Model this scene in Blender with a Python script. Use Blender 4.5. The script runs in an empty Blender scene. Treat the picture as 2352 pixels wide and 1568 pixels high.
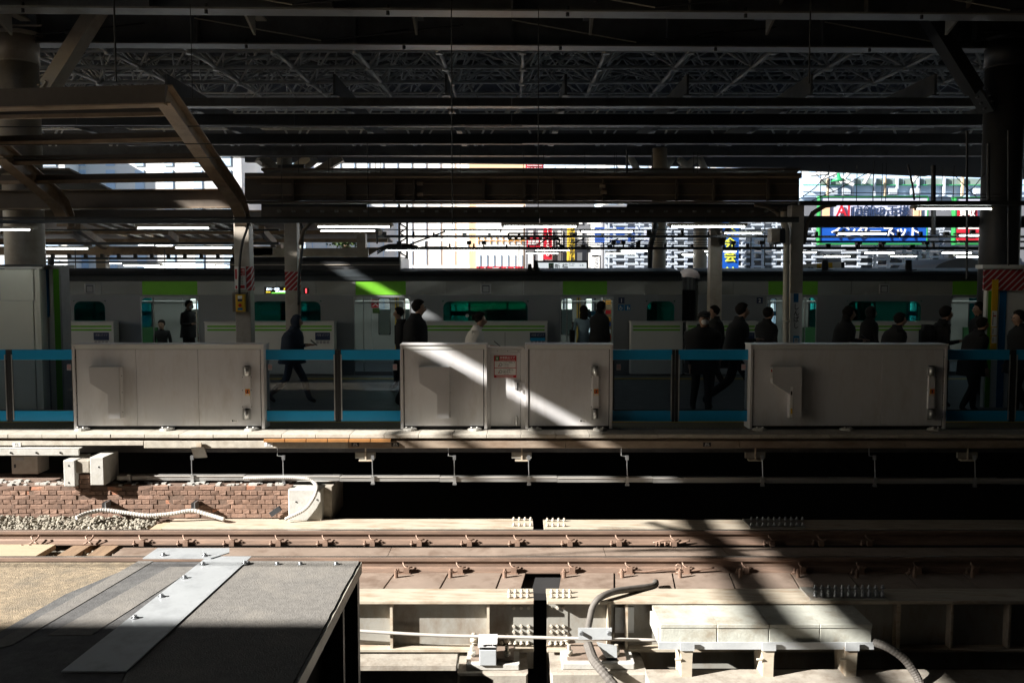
import bpy, math, random
from mathutils import Vector, Matrix
random.seed(7)
sc = bpy.context.scene
COL = sc.collection

# ---------------------------------------------------------------- camera
F, CX, CY = 2150.0, 1176.0, 784.0          # focal length and centre, in units of a 2352 px wide picture
TH = math.atan(147.0 / F)                  # camera pitched slightly down
CT, ST = math.cos(TH), math.sin(TH)
HC = 2.23                                  # eye height above the platform floor (z = 0)
cam_d = bpy.data.cameras.new('camera')
cam = bpy.data.objects.new('camera', cam_d)
COL.objects.link(cam)
cam_d.sensor_width = 36.0
cam_d.lens = 36.0 * F / 2352.0
cam_d.clip_end = 2000.0
cam.location = (0, 0, HC)
cam.rotation_euler = (math.pi / 2 - TH, 0, 0)
sc.camera = cam

# ---------------------------------------------------------------- sky, sun, exposure
SUN = Vector((1.0, 0.40, -0.57)).normalized()     # direction in which the light travels
world = bpy.data.worlds.new('World')
sc.world = world
world.use_nodes = True
nt = world.node_tree
sky = nt.nodes.new('ShaderNodeTexSky')
sky.sky_type = 'NISHITA'
sky.sun_disc = False
sky.sun_elevation = math.asin(-SUN.z)
sky.sun_rotation = math.atan2(-SUN.x, -SUN.y)
nt.links.new(sky.outputs[0], nt.nodes['Background'].inputs[0])
nt.nodes['Background'].inputs[1].default_value = 0.05
sun_d = bpy.data.lights.new('sun', 'SUN')
sun_d.energy = 5.0
sun_d.angle = math.radians(0.5)
sun_d.color = (1.0, 0.95, 0.88)
sun = bpy.data.objects.new('sun', sun_d)
COL.objects.link(sun)
sun.rotation_euler = SUN.to_track_quat('-Z', 'Y').to_euler()
sc.view_settings.view_transform = 'Standard'
sc.view_settings.look = 'None'
sc.view_settings.exposure = 1.85
sc.view_settings.gamma = 1.0
sc.view_settings.use_curve_mapping = False
sc.render.engine = 'CYCLES'
sc.cycles.use_denoising = True
sc.cycles.max_bounces = 8
sc.cycles.diffuse_bounces = 3
sc.cycles.glossy_bounces = 3
sc.cycles.transmission_bounces = 6
sc.cycles.transparent_max_bounces = 16
sc.cycles.caustics_reflective = False
sc.cycles.caustics_refractive = False

# ---------------------------------------------------------------- picture position -> place
def ray(px, py):
    v = (CY - py) / F
    return (px - CX) / F, CT + v * ST, -ST + v * CT
def W(px, py, Y):
    u, dy, dz = ray(px, py)
    t = Y / dy
    return Vector((u * t, Y, HC + dz * t))
def G(px, py, z):
    u, dy, dz = ray(px, py)
    t = (z - HC) / dz
    return Vector((u * t, dy * t, z))
def YZ(py, z): return G(CX, py, z).y
def Z_(py, Y): return W(CX, py, Y).z
def X_(px, Y, z=0.0): return (px - CX) / F * (Y * CT - (z - HC) * ST)

# ---------------------------------------------------------------- materials
MATS = {}
def mat(name, col, rough=0.6, metal=0.0, var=0.12, scale=6.0, bump=0.0, emit=0.0, stain=None, stain_scale=2.0, stain_amt=0.5, spec=0.5, stretch=(1, 1, 1), ecol=None):
    m = bpy.data.materials.new(name)
    m.use_nodes = True
    n, l = m.node_tree.nodes, m.node_tree.links
    b = n['Principled BSDF']
    b.inputs['Roughness'].default_value = rough
    b.inputs['Metallic'].default_value = metal
    b.inputs['Specular IOR Level'].default_value = spec
    if emit:
        b.inputs['Base Color'].default_value = (*col, 1)
        b.inputs['Emission Color'].default_value = (*(ecol or col), 1)
        b.inputs['Emission Strength'].default_value = emit
        MATS[name] = m
        return m
    tc = n.new('ShaderNodeTexCoord')
    mp = n.new('ShaderNodeMapping')
    mp.inputs['Scale'].default_value = stretch
    l.new(tc.outputs['Object'], mp.inputs[0])
    no = n.new('ShaderNodeTexNoise')
    no.inputs['Scale'].default_value = scale
    no.inputs['Detail'].default_value = 6
    no.inputs['Roughness'].default_value = 0.65
    l.new(mp.outputs[0], no.inputs['Vector'])
    rp = n.new('ShaderNodeMapRange')
    rp.inputs[1].default_value, rp.inputs[2].default_value = 0.3, 0.7
    rp.inputs[3].default_value, rp.inputs[4].default_value = 1 - var, 1 + var
    l.new(no.outputs[0], rp.inputs[0])
    mx = n.new('ShaderNodeVectorMath'); mx.operation = 'SCALE'
    mx.inputs[0].default_value = col
    l.new(rp.outputs[0], mx.inputs['Scale'])
    out = mx.outputs[0]
    if stain:
        n2 = n.new('ShaderNodeTexNoise')
        n2.inputs['Scale'].default_value = stain_scale
        n2.inputs['Detail'].default_value = 8
        n2.inputs['Roughness'].default_value = 0.7
        l.new(mp.outputs[0], n2.inputs['Vector'])
        r2 = n.new('ShaderNodeMapRange')
        r2.inputs[1].default_value, r2.inputs[2].default_value = 0.48, 0.68
        r2.inputs[3].default_value, r2.inputs[4].default_value = 0, stain_amt
        l.new(n2.outputs[0], r2.inputs[0])
        m2 = n.new('ShaderNodeMix'); m2.data_type = 'RGBA'
        l.new(r2.outputs[0], m2.inputs[0])
        l.new(out, m2.inputs[6])
        m2.inputs[7].default_value = (*stain, 1)
        out = m2.outputs[2]
    l.new(out, b.inputs['Base Color'])
    r3 = n.new('ShaderNodeMapRange')
    r3.inputs[3].default_value, r3.inputs[4].default_value = max(0.03, rough - 0.1), min(1, rough + 0.1)
    l.new(no.outputs[0], r3.inputs[0])
    l.new(r3.outputs[0], b.inputs['Roughness'])
    if bump:
        bp = n.new('ShaderNodeBump')
        bp.inputs['Strength'].default_value = 1.0
        bp.inputs['Distance'].default_value = bump
        n3 = n.new('ShaderNodeTexNoise')
        n3.inputs['Scale'].default_value = scale * 5
        n3.inputs['Detail'].default_value = 5
        l.new(mp.outputs[0], n3.inputs['Vector'])
        l.new(n3.outputs[0], bp.inputs['Height'])
        l.new(bp.outputs[0], b.inputs['Normal'])
    MATS[name] = m
    return m

def vary(m, amt=0.25, hue=None):
    """per-piece colour difference, as real bricks, tiles and stones have"""
    n, l = m.node_tree.nodes, m.node_tree.links
    b = n['Principled BSDF']
    src = b.inputs['Base Color'].links[0].from_socket
    oi = n.new('ShaderNodeObjectInfo')
    r = n.new('ShaderNodeMapRange')
    r.inputs[3].default_value, r.inputs[4].default_value = 1 - amt, 1 + amt
    l.new(oi.outputs['Random'], r.inputs[0])
    v = n.new('ShaderNodeVectorMath'); v.operation = 'SCALE'
    l.new(src, v.inputs[0]); l.new(r.outputs[0], v.inputs['Scale'])
    l.new(v.outputs[0], b.inputs['Base Color'])
    return m

def glass(name, tint, gloss=0.9, rough=0.0):
    m = bpy.data.materials.new(name); m.use_nodes = True
    n, l = m.node_tree.nodes, m.node_tree.links
    n.remove(n['Principled BSDF'])
    t = n.new('ShaderNodeBsdfTransparent'); t.inputs[0].default_value = (*tint, 1)
    g = n.new('ShaderNodeBsdfGlossy'); g.inputs[0].default_value = (gloss, gloss, gloss, 1); g.inputs[1].default_value = rough
    fr = n.new('ShaderNodeFresnel'); fr.inputs[0].default_value = 1.45
    mx = n.new('ShaderNodeMixShader')
    l.new(fr.outputs[0], mx.inputs[0]); l.new(t.outputs[0], mx.inputs[1]); l.new(g.outputs[0], mx.inputs[2])
    l.new(mx.outputs[0], n['Material Output'].inputs[0])
    MATS[name] = m
    return m

mat('cover_shaded', (0.52, 0.515, 0.52), 0.42, 0, 0.05, 2.2)  # darker than the panels, standing in for the shading of the lever cover
mat('white_panel', (0.66, 0.66, 0.67), 0.42, 0, 0.05, 2.2, 0.0, stain=(0.47, 0.43, 0.39), stain_scale=2.4, stain_amt=0.45, stretch=(1.6, 1, 0.5))
mat('white_panel_edge', (0.60, 0.59, 0.59), 0.4, 0, 0.06, 3)
mat('light_panel', (0.64, 0.65, 0.63), 0.4, 0, 0.04, 2)
mat('lift_panel', (0.76, 0.77, 0.68), 0.35, 0, 0.04, 1.2)
mat('cyan', (0.01, 0.32, 0.62), 0.35, 0, 0.05, 2)
mat('blue_strip', (0.01, 0.14, 0.33), 0.35, 0, 0.05, 2)
mat('lime', (0.10, 0.36, 0.02), 0.35, 0, 0.05, 2)
mat('lime_band', (0.16, 0.48, 0.03), 0.4, 0, 0.08, 3)
mat('black_rubber', (0.012, 0.012, 0.013), 0.6, 0, 0.1, 5)
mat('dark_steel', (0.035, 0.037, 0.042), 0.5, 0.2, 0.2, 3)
mat('roof_steel', (0.13, 0.135, 0.145), 0.5, 0.1, 0.2, 1.5, stain=(0.05, 0.045, 0.04), stain_amt=0.5)
mat('cream_steel', (0.47, 0.45, 0.39), 0.45, 0, 0.12, 2.5, stain=(0.18, 0.15, 0.12), stain_scale=1.6, stain_amt=0.5)
mat('roof_flange', (0.27, 0.265, 0.24), 0.45, 0, 0.15, 1.2, stain=(0.12, 0.11, 0.10), stain_amt=0.5)
mat('truss_paint', (0.62, 0.64, 0.66), 0.4, 0.1, 0.2, 2)
mat('roof_sheet', (0.06, 0.063, 0.07), 0.6, 0.1, 0.3, 0.8)
mat('brown_steel', (0.36, 0.27, 0.19), 0.5, 0, 0.2, 2.5, stain=(0.09, 0.06, 0.04), stain_amt=0.6)
mat('dark_brown', (0.12, 0.098, 0.078), 0.6, 0, 0.2, 2.5)
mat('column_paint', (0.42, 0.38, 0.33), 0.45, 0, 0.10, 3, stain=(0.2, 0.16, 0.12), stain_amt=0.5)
mat('duct_blue', (0.07, 0.085, 0.10), 0.4, 0.3, 0.15, 2)
mat('aluminium', (0.50, 0.50, 0.49), 0.38, 0.7, 0.12, 5, stretch=(0.3, 2, 2))
mat('stainless', (0.42, 0.43, 0.44), 0.34, 0.75, 0.06, 1.2, stretch=(0.25, 1, 1))
mat('train_shine', (0.50, 0.51, 0.48), 0.24, 0.6, 0.05, 1.5)
mat('train_grey', (0.25, 0.265, 0.28), 0.42, 0.25, 0.05, 1.2)
mat('train_roof', (0.030, 0.037, 0.042), 0.45, 0.1, 0.2, 2)
mat('train_inside', (0.34, 0.35, 0.33), 0.5, 0, 0.05, 2)
mat('yellow_strip', (0.50, 0.33, 0.03), 0.5, 0, 0.05, 2)
mat('seat_green', (0.03, 0.12, 0.04), 0.8, 0, 0.1, 8)
mat('platform_floor', (0.13, 0.13, 0.135), 0.55, 0, 0.2, 3, 0.002, stain=(0.20, 0.20, 0.20), stain_scale=3)
mat('coping_stone', (0.43, 0.40, 0.345), 0.75, 0, 0.18, 9, 0.0015, stain=(0.28, 0.24, 0.18), stain_scale=5, stain_amt=0.5); vary(MATS['coping_stone'], 0.08)
mat('edge_beam', (0.27, 0.215, 0.165), 0.8, 0, 0.25, 5, 0.003, stain=(0.17, 0.11, 0.07), stain_scale=3, stain_amt=0.7, stretch=(0.5, 1, 1))
mat('comb_rubber', (0.52, 0.25, 0.08), 0.7, 0, 0.15, 8)
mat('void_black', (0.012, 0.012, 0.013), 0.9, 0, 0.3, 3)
mat('concrete', (0.34, 0.31, 0.265), 0.85, 0, 0.18, 7, 0.003, stain=(0.16, 0.125, 0.095), stain_scale=3, stain_amt=0.8)
mat('concrete_pale', (0.44, 0.435, 0.41), 0.8, 0, 0.14, 9, 0.002, stain=(0.33, 0.31, 0.27), stain_scale=4, stain_amt=0.6)
mat('mortar', (0.15, 0.10, 0.075), 0.95, 0, 0.25, 12, 0.004)
mat('brick', (0.235, 0.145, 0.105), 0.85, 0, 0.28, 14, 0.003, stain=(0.12, 0.085, 0.07), stain_scale=9, stain_amt=0.6); vary(MATS['brick'], 0.28)
mat('brick_broken', (0.40, 0.18, 0.11), 0.9, 0, 0.3, 14, 0.006, stain=(0.42, 0.30, 0.22), stain_scale=9, stain_amt=0.8); vary(MATS['brick_broken'], 0.2)
mat('ballast', (0.27, 0.25, 0.205), 0.9, 0, 0.35, 16, 0.002, stain=(0.13, 0.10, 0.075), stain_scale=5, stain_amt=0.7)
mat('rail_steel', (0.185, 0.128, 0.098), 0.62, 0.25, 0.2, 5, 0.0012, stain=(0.33, 0.22, 0.16), stain_scale=7, stain_amt=0.6, stretch=(0.3, 2, 2))
mat('rail_top', (0.55, 0.53, 0.50), 0.25, 0.9, 0.1, 4, stretch=(0.1, 3, 1))
mat('rust_plate', (0.275, 0.215, 0.175), 0.6, 0.1, 0.12, 3.5, 0.0012, stain=(0.13, 0.085, 0.06), stain_scale=2.6, stain_amt=0.75); vary(MATS['rust_plate'], 0.07)
mat('clip_iron', (0.27, 0.18, 0.135), 0.55, 0.3, 0.25, 12)
mat('girder_paint', (0.46, 0.41, 0.33), 0.55, 0, 0.2, 5, 0.0015, stain=(0.26, 0.155, 0.08), stain_scale=4.5, stain_amt=0.75, stretch=(0.4, 2, 1))
mat('girder_web', (0.28, 0.275, 0.25), 0.5, 0, 0.12, 2, stain=(0.16, 0.11, 0.07), stain_scale=3, stain_amt=0.75, stretch=(1, 1, .5))
mat('pale_steel', (0.55, 0.58, 0.60), 0.42, 0.25, 0.10, 3, stain=(0.38, 0.41, 0.44), stain_scale=5, stain_amt=0.5)
mat('bolt_paint', (0.52, 0.48, 0.41), 0.5, 0.1, 0.15, 15)
mat('bolt_steel', (0.42, 0.44, 0.46), 0.35, 0.8, 0.15, 15)
mat('wood', (0.45, 0.36, 0.25), 0.8, 0, 0.2, 5, 0.002, stain=(0.26, 0.18, 0.11), stain_scale=5, stain_amt=0.6, stretch=(0.4, 3, 1))
mat('old_wood', (0.24, 0.16, 0.10), 0.85, 0, 0.3, 6, 0.003, stretch=(3, 0.4, 1))
mat('asphalt', (0.165, 0.158, 0.148), 0.92, 0, 0.22, 17, 0.005, stain=(0.24, 0.225, 0.20), stain_scale=1.5, stain_amt=0.8)
mat('asphalt_dark', (0.09, 0.09, 0.092), 0.92, 0, 0.26, 17, 0.005, stain=(0.17, 0.17, 0.165), stain_scale=4, stain_amt=0.6)
mat('sandy_ground', (0.28, 0.225, 0.155), 0.95, 0, 0.4, 22, 0.012, stain=(0.16, 0.14, 0.11), stain_scale=2.6, stain_amt=0.9)
mat('galvanised', (0.52, 0.55, 0.575), 0.42, 0.35, 0.06, 2, stain=(0.27, 0.29, 0.31), stain_scale=3.2, stain_amt=0.6)
mat('grey_cable', (0.11, 0.10, 0.09), 0.7, 0, 0.2, 12, 0.002)
mat('white_conduit', (0.44, 0.42, 0.39), 0.6, 0, 0.06, 9)
mat('trough_concrete', (0.46, 0.47, 0.42), 0.85, 0, 0.12, 8, 0.003, stain=(0.27, 0.225, 0.16), stain_scale=3.2, stain_amt=0.75)
mat('street', (0.05, 0.05, 0.05), 0.9)
mat('white_paint', (0.78, 0.78, 0.76), 0.4, 0, 0.03, 4)
mat('red_paint', (0.50, 0.02, 0.025), 0.45, 0, 0.05, 4)
mat('green_paint', (0.02, 0.26, 0.09), 0.45, 0, 0.05, 4)
mat('yellow_paint', (0.70, 0.42, 0.02), 0.4, 0, 0.08, 4)
mat('orange_paint', (0.68, 0.30, 0.04), 0.45)
mat('black_paint', (0.015, 0.015, 0.016), 0.5)
mat('ink', (0.02, 0.02, 0.022), 0.6)
mat('navy_paint', (0.02, 0.035, 0.09), 0.4)
mat('sticker_grey', (0.35, 0.35, 0.36), 0.5)
mat('pink_ink', (0.52, 0.19, 0.20), 0.5)
mat('skin', (0.30, 0.175, 0.12), 0.55, 0, 0.05, 10)
mat('hair', (0.008, 0.006, 0.005), 0.8, 0, 0.3, 40, spec=0.2)
mat('cloth_black', (0.008, 0.008, 0.009), 0.9, 0, 0.2, 15)
mat('cloth_navy', (0.012, 0.020, 0.038), 0.9, 0, 0.2, 15)
mat('cloth_denim', (0.045, 0.06, 0.09), 0.9, 0, 0.2, 15)
mat('cloth_white', (0.78, 0.74, 0.68), 0.9, 0, 0.06, 15)
mat('cloth_pale_blue', (0.22, 0.31, 0.36), 0.9, 0, 0.08, 15)
mat('cloth_brown', (0.10, 0.055, 0.03), 0.9, 0, 0.2, 15)
mat('cloth_grey', (0.09, 0.10, 0.12), 0.9, 0, 0.2, 15)
mat('mask_white', (0.6, 0.62, 0.64), 0.8, 0, 0.03, 15)
mat('lamp_housing', (0.42, 0.41, 0.38), 0.45)
mat('tube_light', (1, 1, 1), emit=5.5, ecol=(0.93, 1.0, 0.96))
mat('inside_light', (1, 1, 1), emit=1.3, ecol=(0.85, 1.0, 0.95))
mat('sign_backlit', (0.8, 0.82, 0.84), emit=0.22, ecol=(0.9, 0.97, 1.0))
mat('led_white', (0.5, 0.6, 0.8), emit=1.0, ecol=(0.75, 0.88, 1.0))
mat('led_yellow', (0.6, 0.5, 0.0), emit=0.6, ecol=(1.0, 0.75, 0.05))
mat('led_green', (0.1, 0.6, 0.05), emit=0.5, ecol=(0.2, 1.0, 0.08))
mat('led_red', (0.8, 0.02, 0.02), emit=1.2, ecol=(1.0, 0.05, 0.06))
mat('facade_white', (0.72, 0.72, 0.70), 0.7, 0, 0.05, 0.3)
mat('facade_cream', (0.55, 0.50, 0.40), 0.7, 0, 0.08, 0.3)
mat('facade_peach', (0.72, 0.46, 0.28), 0.7, 0, 0.05, 0.3)
mat('facade_blue', (0.46, 0.60, 0.76), 0.5, 0, 0.06, 0.3)
mat('facade_grey', (0.13, 0.135, 0.15), 0.7, 0, 0.1, 0.3)
mat('facade_brown', (0.27, 0.19, 0.11), 0.7, 0, 0.1, 0.3)
mat('lattice_white', (0.42, 0.47, 0.54), 0.55, 0, 0.06, 0.5)
mat('window_dark', (0.05, 0.06, 0.075), 0.12, 0.2, 0.2, 0.6)
mat('sign_blue', (0.006, 0.07, 0.36), 0.4, 0, 0.04, 1)
mat('sign_navy_blue', (0.03, 0.08, 0.30), 0.4, 0, 0.04, 1)
mat('sign_pale', (0.52, 0.55, 0.70), 0.4, 0, 0.04, 1)
mat('sign_red', (0.45, 0.015, 0.03), 0.4, 0, 0.04, 1)
mat('sign_yellow', (0.62, 0.42, 0.04), 0.4, 0, 0.04, 1)
mat('sign_green', (0.02, 0.20, 0.05), 0.4, 0, 0.04, 1)
mat('sign_lemon', (0.60, 0.62, 0.06), 0.4, 0, 0.04, 1)
mat('ivy', (0.06, 0.11, 0.025), 0.8, 0, 0.5, 4)
mat('mesh_green', (0.17, 0.22, 0.20), 0.6, 0, 0.2, 0.8)
glass('screen_glass', (0.66, 0.72, 0.78), 0.8)
glass('green_glass', (0.10, 0.42, 0.38), 0.7)
glass('clear_glass', (0.80, 0.90, 0.88), 0.7)

def stripes(name, c1, c2, scale, rough=0.6, direction=(1, 0, 1)):
    """flat print of slanted stripes (also the ribs of a tactile strip)"""
    m = bpy.data.materials.new(name); m.use_nodes = True
    n, l = m.node_tree.nodes, m.node_tree.links
    b = n['Principled BSDF']; b.inputs['Roughness'].default_value = rough
    tc = n.new('ShaderNodeTexCoord')
    dt = n.new('ShaderNodeVectorMath'); dt.operation = 'DOT_PRODUCT'; dt.inputs[1].default_value = direction
    l.new(tc.outputs['Object'], dt.inputs[0])
    mu = n.new('ShaderNodeMath'); mu.operation = 'MULTIPLY'; mu.inputs[1].default_value = scale
    fr = n.new('ShaderNodeMath'); fr.operation = 'FRACT'
    gt = n.new('ShaderNodeMath'); gt.operation = 'GREATER_THAN'; gt.inputs[1].default_value = 0.72
    l.new(dt.outputs['Value'], mu.inputs[0]); l.new(mu.outputs[0], fr.inputs[0]); l.new(fr.outputs[0], gt.inputs[0])
    mx = n.new('ShaderNodeMix'); mx.data_type = 'RGBA'
    mx.inputs[6].default_value = (*c1, 1); mx.inputs[7].default_value = (*c2, 1)
    l.new(gt.outputs[0], mx.inputs[0]); l.new(mx.outputs[2], b.inputs['Base Color'])
    MATS[name] = m
stripes('red_white_print', (0.33, 0.015, 0.02), (0.55, 0.5, 0.5), 9.0, direction=(1, 0.6, -1))
stripes('tactile_strip', (0.06, 0.055, 0.035), (0.20, 0.16, 0.05), 16.0, direction=(1, 1, 0))
stripes('roof_corrugation', (0.045, 0.047, 0.052), (0.10, 0.105, 0.115), 3.0, direction=(1, 0, 0))

# ---------------------------------------------------------------- mesh builder
class MB:
    def __init__(s): s.v, s.f, s.mi, s.cur = [], [], [], 0
    def face(s, *idx): s.f.append(idx); s.mi.append(s.cur)
    def hexa(s, p):           # 8 corners: bottom ring of 4, top ring of 4
        b = len(s.v); s.v += [Vector(q) for q in p]
        for q in ((3, 2, 1, 0), (4, 5, 6, 7), (0, 1, 5, 4), (1, 2, 6, 5), (2, 3, 7, 6), (3, 0, 4, 7)):
            s.face(*[b + i for i in q])
        return s
    def box(s, x0, x1, y0, y1, z0, z1):
        x0, x1 = min(x0, x1), max(x0, x1); y0, y1 = min(y0, y1), max(y0, y1); z0, z1 = min(z0, z1), max(z0, z1)
        return s.hexa([(x0, y0, z0), (x1, y0, z0), (x1, y1, z0), (x0, y1, z0), (x0, y0, z1), (x1, y0, z1), (x1, y1, z1), (x0, y1, z1)])
    def bbox(s, x0, x1, y0, y1, z0, z1, c=0.004):
        """box whose camera-side edges are chamfered (front face at y0)"""
        b = len(s.v)
        P = [(x0, y1, z0), (x1, y1, z0), (x1, y1, z1), (x0, y1, z1),
             (x0, y0 + c, z0), (x1, y0 + c, z0), (x1, y0 + c, z1), (x0, y0 + c, z1),
             (x0 + c, y0, z0 + c), (x1 - c, y0, z0 + c), (x1 - c, y0, z1 - c), (x0 + c, y0, z1 - c)]
        s.v += [Vector(p) for p in P]
        s.face(b, b + 3, b + 2, b + 1)
        for i in range(4):
            j = (i + 1) % 4
            s.face(b + i, b + j, b + 4 + j, b + 4 + i)
            s.face(b + 4 + i, b + 4 + j, b + 8 + j, b + 8 + i)
        s.face(b + 8, b + 9, b + 10, b + 11)
        return s
    def prism(s, poly, a, b, axis):
        """poly: 2-d outline; extruded from a to b along axis ('x': outline is (y,z); 'y': (x,z); 'z': (x,y))"""
        def P(p, t):
            return Vector({'x': (t, p[0], p[1]), 'y': (p[0], t, p[1]), 'z': (p[0], p[1], t)}[axis])
        k = len(s.v); n = len(poly)
        s.v += [P(p, a) for p in poly] + [P(p, b) for p in poly]
        s.face(*range(k, k + n)); s.face(*reversed(range(k + n, k + 2 * n)))
        for i in range(n):
            j = (i + 1) % n
            s.face(k + i, k + n + i, k + n + j, k + j)
        return s
    def tube(s, pts, r, n=8, rr=None, cap=True):
        pts = [Vector(p) for p in pts]; k = len(s.v)
        up = Vector((0, 0, 1))
        for i, p in enumerate(pts):
            d = (pts[min(i + 1, len(pts) - 1)] - pts[max(i - 1, 0)]).normalized()
            a = d.cross(up)
            if a.length < 1e-3: a = d.cross(Vector((0, 1, 0)))
            a.normalize(); b = d.cross(a).normalized()
            q = rr[i] if rr else r
            for j in range(n):
                t = 2 * math.pi * j / n
                s.v.append(p + (a * math.cos(t) + b * math.sin(t)) * q)
        for i in range(len(pts) - 1):
            for j in range(n):
                j2 = (j + 1) % n
                s.face(k + i * n + j, k + i * n + j2, k + (i + 1) * n + j2, k + (i + 1) * n + j)
        if cap:
            s.face(*reversed(range(k, k + n)))
            e = k + (len(pts) - 1) * n
            s.face(*range(e, e + n))
        return s
    def bar(s, p0, p1, w, h):
        """rectangular bar from p0 to p1, w wide sideways and h high"""
        p0, p1 = Vector(p0), Vector(p1); d = (p1 - p0).normalized()
        a = d.cross(Vector((0, 0, 1)))
        if a.length < 1e-3: a = Vector((1, 0, 0))
        a.normalize(); b = a.cross(d).normalized()
        q = []
        for P in (p0, p1):
            q += [P - a * w / 2 - b * h / 2, P + a * w / 2 - b * h / 2, P + a * w / 2 + b * h / 2, P - a * w / 2 + b * h / 2]
        return s.hexa(q)
    def build(s, name, m, parent=None, base=None, smooth=False, label=None, kind=None, cat=None, group=None):
        me = bpy.data.meshes.new(name)
        off = Vector((0, 0, 0))
        if parent is not None: off = parent['_base'] if '_base' in parent else Vector((0, 0, 0))
        elif base is not None: off = Vector(base)
        off = Vector(off)
        me.from_pydata([tuple(v - off) for v in s.v], [], [tuple(f) for f in s.f])
        ms = m if isinstance(m, (list, tuple)) else [m]
        for k in ms: me.materials.append(MATS[k])
        if len(ms) > 1:
            for p, i in zip(me.polygons, s.mi): p.material_index = i
        if smooth:
            for p in me.polygons: p.use_smooth = True
        me.update()
        o = bpy.data.objects.new(name, me)
        COL.objects.link(o)
        if parent is not None:
            o.parent = parent
            BASE[o.name] = off; 
        elif base is not None:
            o.location = off; BASE[o.name] = off
        if label: o['label'] = label
        if kind: o['kind'] = kind
        if cat: o['category'] = cat
        if group: o['group'] = group
        return o
BASE = {}
_old_build = MB.build
def _build(s, name, m, parent=None, base=None, **k):
    """base of a part is the base of its thing"""
    off = BASE.get(parent.name, Vector((0, 0, 0))) if parent is not None else (Vector(base) if base is not None else Vector((0, 0, 0)))
    s.v = [v - off for v in s.v]
    o = _old_build(s, name, m, None, None, **k)
    BASE[o.name] = off
    if parent is not None: o.parent = parent
    else: o.location = off
    return o
MB.build = _build

def thing(name, label, cat, loc=(0, 0, 0), group=None, kind=None):
    o = bpy.data.objects.new(name, None); COL.objects.link(o)
    o.empty_display_size = 0.2
    o.location = loc; BASE[o.name] = Vector(loc)
    o['label'] = label; o['category'] = cat
    if group: o['group'] = group
    if kind: o['kind'] = kind
    return o
def tag(o, label, cat, group=None):
    o['label'] = label; o['category'] = cat
    if group: o['group'] = group
    return o
def box(name, m, x0, x1, y0, y1, z0, z1, parent=None, base=None, ch=0.0, **k):
    mb = MB()
    if ch: mb.bbox(min(x0, x1), max(x0, x1), min(y0, y1), max(y0, y1), min(z0, z1), max(z0, z1), ch)
    else: mb.box(x0, x1, y0, y1, z0, z1)
    return mb.build(name, m, parent, base, **k)
def pbox(name, m, pa, pb, qa, qb, Y, depth, parent=None, **k):
    """box whose front face fills picture px pa..pb, py qa..qb at depth Y"""
    c = (qa + qb) / 2
    z0, z1 = Z_(qb, Y), Z_(qa, Y); zc = (z0 + z1) / 2
    return box(name, m, X_(pa, Y, zc), X_(pb, Y, zc), Y, Y + depth, z0, z1, parent, **k)
def copy_tree(src, loc, label=None):
    r = src.copy(); COL.objects.link(r); r.location = loc
    if label: r['label'] = label
    for ch in SRC_CHILDREN[src.name]:
        c = ch.copy(); COL.objects.link(c); c.parent = r
        for g in SRC_CHILDREN.get(ch.name, ()):
            d = g.copy(); COL.objects.link(d); d.parent = c
    return r
SRC_CHILDREN = {}
def note_children(root):
    SRC_CHILDREN[root.name] = [o for o in bpy.data.objects if o.parent == root]
    for c in SRC_CHILDREN[root.name]:
        SRC_CHILDREN[c.name] = [o for o in bpy.data.objects if o.parent == c]
def piece(me, name, loc, parent=None, rot=None, scale=None):
    """one more object sharing a mesh; loc in place coordinates"""
    o = bpy.data.objects.new(name, me); COL.objects.link(o)
    off = BASE.get(parent.name, Vector((0, 0, 0))) if parent is not None else Vector((0, 0, 0))
    o.location = Vector(loc) - off; BASE[o.name] = off
    if rot is not None: o.rotation_euler = rot
    if scale is not None: o.scale = scale
    if parent is not None: o.parent = parent
    return o
_rodmesh = {}
def rod(name, m, p0, p1, r, parent=None, n=8):
    """straight round bar, all bars of a material sharing one mesh"""
    key = (m, n)
    if key not in _rodmesh:
        mb = MB().tube([(0, 0, 0), (0, 0, 1)], 1.0, n)
        me = bpy.data.meshes.new('bar'); me.from_pydata([tuple(v) for v in mb.v], [], mb.f)
        me.materials.append(MATS[m])
        for p in me.polygons: p.use_smooth = len(p.vertices) == 4
        _rodmesh[key] = me
    p0, p1 = Vector(p0), Vector(p1); d = p1 - p0
    o = bpy.data.objects.new(name, _rodmesh[key]); COL.objects.link(o)
    off = BASE.get(parent.name, Vector((0, 0, 0))) if parent is not None else Vector((0, 0, 0))
    BASE[o.name] = off
    o.location = p0 - off
    o.rotation_mode = 'QUATERNION'
    o.rotation_quaternion = d.to_track_quat('Z', 'Y')
    o.scale = (r, r, d.length)
    if parent is not None: o.parent = parent
    return o
_dg = []
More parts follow.
